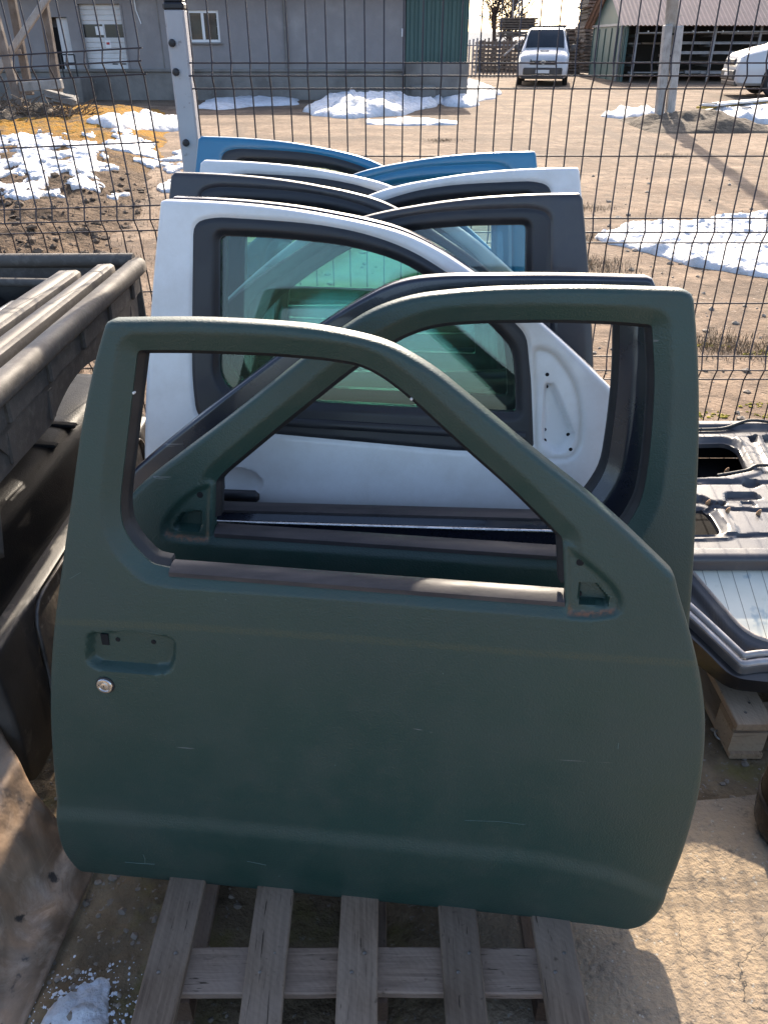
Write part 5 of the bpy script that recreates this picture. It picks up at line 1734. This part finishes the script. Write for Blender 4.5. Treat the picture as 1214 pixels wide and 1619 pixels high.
make('earth_heap', np.stack([X_, Y_, zz], -1).reshape(-1, 3), np.stack([ii, ii + nyy, ii + nyy + 1, ii + 1], -1).reshape(-1, 4), M_earth, bp_, smooth=180)
ck = thing('concrete_chunk', fp(102, 160, TY - .6), 'pale concrete chunks on the earth heap beside the timber frame', 'concrete chunk')
for (px, py, w, h) in ((88, 152, .35, .16), (104, 158, .5, .2)):
    c = fp(px, py, TY - .9); MB().box(c, (w, .35, h), .05, Matrix.Rotation(R(9), 3, 'Y'), .03).build('chunk', M_plinth, ck)

# ------------------------------------------------------------------ vans
M_vanwhite = pmat('van_white', (.52, .525, .54), (.44, .44, .45), 1.5, rough=.3, coat=.4)
M_vandirt = pmat('van_dirty_black', (.045, .042, .040), (.09, .08, .07), 2, rough=.6)
M_tyre = pmat('tyre', (.016, .016, .017), (.035, .032, .03), 6, rough=.85)
M_rim = pmat('wheel_rim', (.20, .20, .21), rough=.4, metal=.7)
M_vanglass = pmat('windscreen_glass', (.022, .028, .036), (.035, .042, .05), 1.2, rough=.08, spec=.25)
m_, nt_, b_ = new_mat('lit_headlamp')
b_.inputs['Base Color'].default_value = (.9, .9, .85, 1); b_.inputs['Emission Color'].default_value = (1, .97, .88, 1); b_.inputs['Emission Strength'].default_value = 2.2
M_lamp = m_

def loft(stations, nsec=28):
    """stations: (y, z_bottom, z_belt, z_top, half_bottom, half_belt, half_top); y grows backwards from the nose"""
    V_, F_ = [], []
    for (y, zb, zm, zt, hb, hm, ht) in stations:
        ring_ = []
        side = [(hb * .90, zb), (hb, zb + .06), (hm, (zb + zm) / 2), (hm, zm), (hm * .985, zm + (zt - zm) * .12), (ht + (hm - ht) * .25, zm + (zt - zm) * .72), (ht * .97, zt - .05), (ht * .86, zt - .005), (ht * .4, zt + .012)]
        pts = [(x, z) for x, z in side] + [(-x, z) for x, z in side[::-1]]
        V_ += [(x, y, z) for x, z in pts]
    m = len(side) * 2
    n = len(stations)
    for i in range(n - 1):
        for k in range(m):
            a, b = i * m + k, i * m + (k + 1) % m
            F_.append((a, b, b + m, a + m))
    F_.append(tuple(range(m))[::-1]); F_.append(tuple((n - 1) * m + k for k in range(m)))
    return V_, F_

def van(name, loc, rz, label, cat, group, snout=0.0, lit=True, roof_bars=False):
    root = thing(name, loc, label, cat, group)
    root.rotation_euler = (0, 0, rz)
    L = dict(parent=root, local=True)
    s = snout
    st = [(0.00, .34, .55, .78, .78, .80, .76), (.05, .28, .62, .93, .86, .89, .85), (.16, .26, .75, 1.03 - .03 * s, .91, .94, .88), (.42 + .25 * s, .26, .85, 1.13, .94, .955, .86),
          (.78 + .35 * s, .26, .98, 1.22, .95, .965, .80), (.84 + .35 * s, .26, 1.05, 1.27, .95, .965, .80), (1.18 + .35 * s, .26, 1.07, 1.64, .95, .965, .74), (1.50 + .35 * s, .26, 1.08, 1.90, .95, .965, .70),
          (1.75 + .35 * s, .26, 1.08, 1.96, .95, .965, .72), (2.6, .26, 1.08, 1.98, .95, .965, .74), (4.7, .28, 1.08, 1.97, .95, .96, .74), (4.9, .34, 1.06, 1.90, .92, .93, .70)]
    v, f = loft(st)
    make('body', v, f, M_vanwhite, smooth=32, **L)
    def quad(name, pts, mat, t=.012, parent=root):
        p = np.array(pts, float)
        nrm = np.cross(p[1] - p[0], p[3] - p[0]); nrm /= np.linalg.norm(nrm)
        q = np.vstack([p + nrm * t, p - nrm * .02])
        return make(name, q, [(0, 1, 2, 3), (7, 6, 5, 4), (0, 4, 5, 1), (1, 5, 6, 2), (2, 6, 7, 3), (3, 7, 4, 0)], mat, parent, local=True)
    o_ = .35 * s
    ws = [(.74, .86 + o_, 1.30), (.70, 1.18 + o_, 1.655), (.66, 1.34 + o_, 1.785), (.63, 1.47 + o_, 1.882)]
    wv_ = [(s_ * x, y - .02, z + .022) for (x, y, z) in ws for s_ in (-1, 1)] + [(s_ * x, y + .05, z - .05) for (x, y, z) in ws for s_ in (-1, 1)]
    make('windscreen', wv_, [(0, 1, 3, 2), (2, 3, 5, 4), (4, 5, 7, 6), (8, 10, 11, 9), (10, 12, 13, 11), (12, 14, 15, 13), (0, 8, 9, 1), (6, 7, 15, 14), (0, 2, 10, 8), (2, 4, 12, 10), (4, 6, 14, 12), (1, 9, 11, 3), (3, 11, 13, 5), (5, 13, 15, 7)], M_vanglass, smooth=60, **L)
    for sx in (-1, 1):
        pts = [(sx * .965, 1.12 + o_, 1.14), (sx * .965, 1.95, 1.14), (sx * .80, 1.95, 1.78), (sx * .80, 1.58 + o_, 1.78)]
        quad('side_window', pts if sx < 0 else pts[::-1], M_vanglass)
        pts = [(sx * .965, 2.1, 1.14), (sx * .965, 4.5, 1.14), (sx * .80, 4.5, 1.78), (sx * .80, 2.1, 1.78)]
        quad('rear_window', pts if sx < 0 else pts[::-1], M_vanglass)
        # arches, wheels
        for yw in (.98 + o_ * .4, 3.95):
            MB().lathe([(.39, -.02), (.39, .020)], (sx * .945, yw, .40), (sx, 0, 0), 28).build('wheel_arch', M_hole, **L)
            w = MB().lathe([(.20, -.10), (.31, -.10), (.335, -.07), (.335, .05), (.31, .08), (.22, .085)], (sx * .90, yw, .335), (sx, 0, 0), 28).build('wheel', M_tyre, smooth=40, **L)
            MB().lathe([(.05, .02), (.10, .055), (.19, .060), (.21, .088), (.225, .086)], (sx * .90, yw, .335), (sx, 0, 0), 20).build('rim', M_rim, parent=w, smooth=40, local=True)
        m = MB().box((sx * 1.10, 1.12 + o_, 1.28), (.20, .14, .27), .05); m.box((sx * .99, 1.13 + o_, 1.20), (.12, .06, .05), .01)
        m.build('wing_mirror', M_vandirt, smooth=50, **L)
        h = MB().lathe([(.02, .02), (.09, .015), (.115, -.02), (.115, -.12)][::-1], (sx * .70, .055, .815), (sx * .15, -1, .12), 20).build('headlight', M_lamp if lit else M_offwhite, smooth=50, **L)
        quad('lamp_surround', [(sx * .45, .012, .73), (sx * .86, .070, .73), (sx * .88, .12, .92), (sx * .45, .03, .90)] if sx > 0 else [(sx * .86, .070, .73), (sx * .45, .012, .73), (sx * .45, .03, .90), (sx * .88, .12, .92)], M_vandirt, .004)
    MB().box((0, .0, .80), (1.02, .07, .135), .015).build('grille', M_vandirt, **L)
    for k in range(3):
        MB().box((0, -.036, .755 + .042 * k), (.98, .012, .012), .003).build('grille_bar', M_steel, **L)
    MB().box((0, -.005, .50), (1.50, .10, .26), .04).build('bumper', M_vandirt, **L)
    MB().box((0, .06, .31), (1.62, .12, .13), .03).build('lower_bumper', M_vandirt, **L)
    MB().box((0, -.060, .50), (.52, .012, .11), .003).build('number_plate', M_offwhite, **L)
    e = MB().lathe([(.060, 0), (.078, 0), (.078, .012), (.060, .012), (.060, 0)], (0, -.052, .815), (0, -1, 0), 28, False).build('emblem', M_chrome, **L)
    em = MB()
    for (a, b) in (((-.026, .055), (0, .010)), ((0, .010), (.026, .055)), ((-.055, .022), (-.026, -.050)), ((-.026, -.050), (0, .0)), ((0, .0), (.026, -.050)), ((.026, -.050), (.055, .022))):
        em.beam((a[0], -.060, .815 + a[1]), (b[0], -.060, .815 + b[1]), .010, .008, (0, 1, 0))
    em.build('emblem_letters', M_chrome, parent=e, local=True)
    return root

VP = atY(856, 138, 35.0)
gv = float(gz(VP[0], 34.6))
v1 = van('van', (VP[0] - .1, 34.6, gv), R(-11), 'white van with headlights on, coming head-on through the yard', 'van', 'white vans in the yard')
rb = MB()
for y in (2.1, 3.9):
    rb.box((0, y, 2.04), (1.5, .06, .04), .01); rb.box((-.66, y, 2.0), (.06, .08, .1), .01); rb.box((.66, y, 2.0), (.06, .08, .1), .01)
rb.build('roof_bar', M_steel, v1, local=True)
hl = MB().tube([(.17 * math.cos(a), .56 + .07 * math.sin(a), 1.187 + .02 * math.sin(a)) for a in np.linspace(0, 2 * math.pi, 20)], .008, 5, False)
hl.build('bonnet_logo', M_steel, v1, local=True)
v2p = atY(1147, 128, 28.0)
van('van', (v2p[0] + .35, 28.8, float(gz(v2p[0], 28)) + .02), R(-98), 'white van nose seen from the side at the right edge', 'van', 'white vans in the yard', snout=.7, lit=False).scale = (1.12, 1.12, 1.18)

# ------------------------------------------------------------------ utility pole, mound, scrap
M_polewood = wood_mat('pole_wood', (.33, .27, .21), (.22, .18, .145), (.38, .33, .28), 'z')
PY = 19.5
pole = thing('utility_pole', atY(1053, 152, PY), 'tall wooden utility pole on a concrete foot in the yard', 'utility pole')
a, b = atY(1051, 150, PY), atY(1066, -40, PY)
d_ = (b - a) / np.linalg.norm(b - a)
MB().tube([a + d_ * .5, a + d_ * 7.5], [.13, .10], 14).build('pole', M_polewood, pole, smooth=60)
MB().beam(a - (0, 0, .4) + np.array((-.10, -.12, 0)), a + d_ * 1.32 + np.array((-.10, -.12, 0)), .17, .20, (0, 1, 0), .02).build('concrete_foot', M_birch, pole)
MB().beam(a - (0, 0, .4) + np.array((.13, -.12, 0)), a + d_ * 1.30 + np.array((.13, -.12, 0)), .17, .20, (0, 1, 0), .02).build('concrete_foot', M_birch, pole)
c = a + d_ * 1.95 + np.array((-.17, -.1, 0))
MB().box(c, (.10, .12, .32), .02).build('meter_box', M_plinth, pole)
for k in (.75, 1.15):
    MB().lathe([(.15, -.02), (.152, .02)], a + d_ * k, d_, 14, False).build('strap', M_steel, pole)

mx = np.linspace(atZ(950, 180, .2)[0], atZ(1125, 180, .2)[0], 60); my = np.linspace(17.4, 20.6, 40)
X_, Y_ = np.meshgrid(mx, my, indexing='ij')
hm = np.sin(np.clip((X_ - mx[0]) / np.ptp(mx), 0, 1) * math.pi) ** .5 * np.sin(np.clip((Y_ - my[0]) / np.ptp(my), 0, 1) * math.pi) ** .5
zz = gz(X_, Y_) - .04 + hm * (.20 + .5 * (fbm(X_ * 1.8, Y_ * 1.8, 5, 71) - .35))
nxx, nyy = X_.shape
ii = np.arange(nxx - 1)[:, None] * nyy + np.arange(nyy - 1)[None, :]
tag(make('earth_mound', np.stack([X_, Y_, zz], -1).reshape(-1, 3), np.stack([ii, ii + nyy, ii + nyy + 1, ii + 1], -1).reshape(-1, 4), M_earth, smooth=180),
    'dark earth mound round the foot of the utility pole', None, None, 'structure')

M_scrap = pmat('white_scrap', (.55, .56, .57), (.42, .42, .42), 3, rough=.5)
M_yel = pmat('yellow_scrap', (.45, .30, .04), (.36, .25, .05), 3, rough=.6)
for k, (p0, p1, w, z, mt, lab) in enumerate((((1085, 183), (1200, 160), .32, .30, M_scrap, 'long pale scrap panel lying lowest beside the earth mound'),
                                             ((1108, 170), (1230, 158), .26, .40, M_yel, 'yellow scrap strip lying on the pale panels'),
                                             ((1118, 166), (1290, 150), .34, .46, M_scrap, 'pale scrap panel on top of the heap at right'),
                                             ((1170, 172), (1300, 160), .4, .36, M_scrap, 'wide pale scrap panel partly under snow at the right edge'))):
    r_ = thing('scrap_panel', atZ(*p0, z), lab, 'scrap panel', 'scrap panels by the mound')
    a, b = atZ(*p0, z), atZ(*p1, z)
    b = a + (b - a) / np.linalg.norm(b - a) * min(np.linalg.norm(b - a), 4.5)
    MB().beam(a, b, w, .05, (0, 0, 1), .01).build('panel', mt, r_)
    for t in (.02, .98):
        MB().beam(a + (b - a) * t + (0, 0, .03), a + (b - a) * (t + .012) + (0, 0, .03), w * .96, .03, (0, 0, 1), .004).build('frame_bar', M_steel, r_)

# ------------------------------------------------------------------ green shed with lumber racks, right
M_pinkroof = pmat('faded_roof_sheet', (.30, .205, .18), (.25, .175, .155), 1.2, rough=.7, c3=(.20, .145, .125), scale3=3)
M_lumber = wood_mat('stored_lumber', (.17, .125, .095), (.10, .078, .062), (.21, .17, .135), 'x')
M_rack = pmat('rack_steel', (.30, .29, .29), (.22, .21, .21), 4, rough=.5)
SY_ = 38.0
x0 = float(atY(983, 100, SY_)[0]); x1 = x0 + 16
zb = float(gz(x0, SY_)); ze = float(atY(990, 36, SY_)[2]); dep = 6.0; zr = ze + 1.62
sh = thing('lumber_shed', ((x0 + x1) / 2, SY_ + dep / 2, zb), 'open lumber shed with faded pink sheet roof and green gable end', 'shed')
make('gable_wall', [(x0, SY_, zb - .2), (x0, SY_ + dep, zb - .2), (x0, SY_ + dep, ze), (x0, SY_ + dep / 2, zr), (x0, SY_, ze),
                    (x0 + .1, SY_, zb - .2), (x0 + .1, SY_ + dep, zb - .2), (x0 + .1, SY_ + dep, ze), (x0 + .1, SY_ + dep / 2, zr), (x0 + .1, SY_, ze)],
     [(0, 4, 3, 2, 1), (5, 6, 7, 8, 9), (0, 5, 9, 4), (4, 9, 8, 3), (3, 8, 7, 2), (2, 7, 6, 1), (1, 6, 5, 0)], M_greensheet, sh)
for k in range(6):
    y = SY_ + .15 + k * (dep - .3) / 5
    MB().box((x0 - .02, y, (zb + ze) / 2 - .1), (.035, .06, ze - zb - .1), .004).build('seam', M_greensheet, sh)
MB().beam((x0 - .05, SY_ - .2, ze - .05), (x0 - .05, SY_ + dep, ze - .02), .07, .09, (0, 0, 1)).build('gutter', M_rack, sh)
MB().tube([(x0 - .06, SY_ + .5, zb), (x0 - .06, SY_ + .5, ze)], .05, 8).build('downpipe', M_rack, sh)
# corrugated roof slope towards the camera, and the far slope
for (ya, za, yb, zb_) in ((SY_ - .55, ze - .10, SY_ + dep / 2, zr + .08), (SY_ + dep + .4, ze - .1, SY_ + dep / 2, zr + .08)):
    V_, n, step = [], int((x1 - x0 + .8) / .09), .09
    for k in range(n):
        x = x0 - .4 + k * step; h = .022 * (1 if k % 2 else -1)
        V_ += [(x, ya, za + h), (x, yb, zb_ + h)]
    solid(make('roof_sheet', V_, [(2 * k, 2 * k + 2, 2 * k + 3, 2 * k + 1) for k in range(n - 1)], M_pinkroof, sh), .01)
MB().box(((x0 + x1) / 2, SY_ + dep - .1, (zb + ze) / 2), (x1 - x0, .1, ze - zb), 0).build('back_wall', M_steel, sh)
rs = np.random.RandomState(12)
for px in (1003, 1062, 1125, 1196, 1262):
    x = float(atY(px, 80, SY_ + .1)[0])
    MB().box((x, SY_ + .1, (zb + ze) / 2 - .05), (.10, .10, ze - zb - .1), .01).build('rack_post', M_rack, sh)
    for z_ in np.linspace(zb + .25, ze - .45, 5):
        MB().box((x + .02, SY_ + 1.0, z_), (.09, 1.7, .09), .01).build('rack_arm', M_rack, sh)
for j, z_ in enumerate(np.linspace(zb + .25, ze - .45, 5)):
    for k in range(7):
        L = rs.uniform(3.0, 6.5); xx = x0 + .5 + rs.rand() * 4 + L / 2 + (k % 2) * 4
        w, t = rs.uniform(.10, .2), rs.uniform(.05, .12)
        MB().box((min(xx, x1 - L / 2), SY_ + .25 + .22 * k, z_ + .05 + t / 2), (L, w, t), .006).build('stored_board', M_rack if rs.rand() < .35 else M_lumber, sh)
for k in range(8):
    MB().box((x0 + .9 + k * .62, SY_ + .0, ze - .30), (.06, .10, .06), .01).build('insulator', M_offwhite, sh)
MB().beam((x0 + .5, SY_ - .02, ze - .36), (x0 + 6.2, SY_ - .02, ze - .30), .05, .05).build('rail', M_rack, sh)

# ------------------------------------------------------------------ lumber stacks, far fence, far roof, bare tree
def stack(name, px0, px1, py_top, py_bot, Y, layers, label, dark=False, mat=M_lumber, tilt=0.0, dep=2.2):
    a, b = atY(px0, py_bot, Y), atY(px1, py_top, Y)
    w, h = b[0] - a[0], b[2] - a[2]
    r_ = thing(name, ((a[0] + b[0]) / 2, Y, a[2]), label, 'lumber stack', 'lumber stacks behind the van')
    rs = np.random.RandomState(int(px0))
    lh = h / layers
    for k in range(layers):
        e = rs.uniform(-.10, .10)
        MB().box(((a[0] + b[0]) / 2 + e, Y + dep / 2, a[2] + lh * (k + .42)), (w * rs.uniform(.94, 1.0), dep, lh * .72), .01, Matrix.Rotation(R(tilt), 3, 'Y')).build('board_layer', mat, r_)
        for q in (.1, .5, .9):
            MB().box((a[0] + w * q, Y + dep / 2, a[2] + lh * (k + .89)), (.10, dep * .9, lh * .24), 0).build('spacer', mat, r_)
    return r_
stack('lumber_stack', 792, 851, 27, 47, 52, 5, 'upper bundle of dark boards with open gaps behind the van')
stack('lumber_stack', 790, 850, 49, 58, 51.8, 2, 'narrow bundle of boards under the upper bundle')
stack('lumber_stack', 752, 850, 64, 122, 50, 9, 'large low lumber stack left of the oncoming van')
stack('lumber_stack', 888, 922, 58, 118, 46, 12, 'dark lumber stack right of the oncoming van')
stack('lumber_stack', 918, 948, -6, 116, 45, 22, 'tall dark lumber stack beside the green gable end')
stack('lumber_stack', 896, 925, 45, 60, 48, 3, 'small stack of pale boards with sagging top behind the right stacks')
pf = thing('paling_fence', (float(atY(765, 90, 44)[0]), 44, .6), 'thin grey paling fence between the green building and the lumber', 'fence')
for k in range(14):
    x = float(atY(741 + k * 6, 90, 44)[0]); zt = float(atY(750, 63, 44)[2]) + .04 * (k % 3)
    MB().box((x, 44, (zt + .4) / 2), (.08, .03, zt - .4), .005).build('paling', M_rack if k < 3 else M_lumber, pf)
for py in (72, 100):
    a, b = atY(738, py, 44.05), atY(826, py - 1, 44.05)
    MB().beam(a, b, .08, .05).build('rail', M_rack, pf)
MB().beam(atY(796, 88, 43.8), atY(826, 62, 43.8), .09, .07).build('brace', M_rack, pf)
fb = thing('far_building', (float(atY(885, 60, 95)[0]), 95, .5), 'far low building with a brownish roof behind the van', 'building')
a, b = atY(838, 56, 95), atY(990, 56, 95)
MB().box(((a[0] + b[0]) / 2, 99, 1.2), (b[0] - a[0], 6, 2.2), 0).build('wall', M_render, fb)
za, zr2 = 2.2, float(atY(885, 40, 99)[2])
make('roof', [(a[0] - 1, 95.5, za), (b[0] + 1, 95.5, za), (b[0] + 1, 100, zr2 + .4), (a[0] + 2.5, 100, zr2), (b[0] + 1, 104.5, za), (a[0] - 1, 104.5, za)],
     [(0, 1, 2, 3), (3, 2, 4, 5), (0, 3, 5), (1, 4, 2), (0, 5, 4, 1)], M_pinkroof, fb)
# distant low hills
hxs = np.linspace(-500, 500, 80)
def hill_z(x, y): return .0 + (9 + 9 * fbm(x * .006, y * .001, 3, 8)) * sstep(500, 720, y) - 2
tag(grid_mesh('distant_hills', hxs, np.linspace(480, 850, 12), hill_z, pmat('hill_haze', (.16, .17, .19), (.12, .13, .14), .02, rough=1)), 'low distant hills', None, None, 'structure')
# lattice mast
ms = thing('lattice_mast', atY(815, 55, 60), 'slim lattice mast rising behind the lumber', 'mast')
for dx in (-.22, .22):
    b0, b1 = atY(815, 60, 60), atY(816, -60, 60)
    MB().tube([b0 + (dx, 0, 0), b1 + (dx * .7, 0, 0)], .05, 6).build('leg', M_rack, ms)
for k in range(9):
    z = b0[2] + .6 * k
    MB().tube([(b0[0] - .21, 60, z), (b0[0] + .21, 60, z + .3)], .03, 5).build('lattice_bar', M_rack, ms)
# bare trees
M_bark = pmat('bark', (.085, .068, .058), (.055, .045, .04), 6, rough=.95)
def bare_tree(base, height, seed, label):
    root = thing('bare_tree', base, label, 'tree', 'bare trees behind the warehouse')
    rs = np.random.RandomState(seed)
    trunk, crown = MB(), MB()
    def grow(p, d, L, r, lvl):
        n = 4; pts = [p]; q = p.copy(); dd = d.copy()
        for k in range(n):
            dd = dd + rs.normal(0, .10, 3) + np.array((0, 0, .05)); dd /= np.linalg.norm(dd)
            q = q + dd * L / n; pts.append(q.copy())
        (trunk if lvl == 0 else crown).tube(pts, np.linspace(max(r, .018), max(r * .6, .014), n + 1), 6 if lvl < 2 else 3, False)
        if lvl >= 4: return
        for k in range(5 if lvl < 3 else 4):
            t = rs.randint(1, n + 1); o = pts[t]
            nd = dd + rs.normal(0, .55, 3); nd[2] = abs(nd[2]) * .9 + .1; nd /= np.linalg.norm(nd)
            grow(o, nd, L * rs.uniform(.55, .8), r * .45, lvl + 1)
    grow(np.array(base, float), np.array((0, 0, 1.)), height * .36, height * .022, 0)
    trunk.build('trunk', M_bark, root, smooth=60); crown.build('crown', M_bark, root)
b0 = atY(778, 66, 62); b0[2] = .6
bare_tree(b0, 8.5, 3, 'bare leafless tree beside the green building corner')
b0 = atY(804, 66, 66); b0[2] = .6
bare_tree(b0, 9.0, 8, 'bare leafless tree behind the lattice mast')
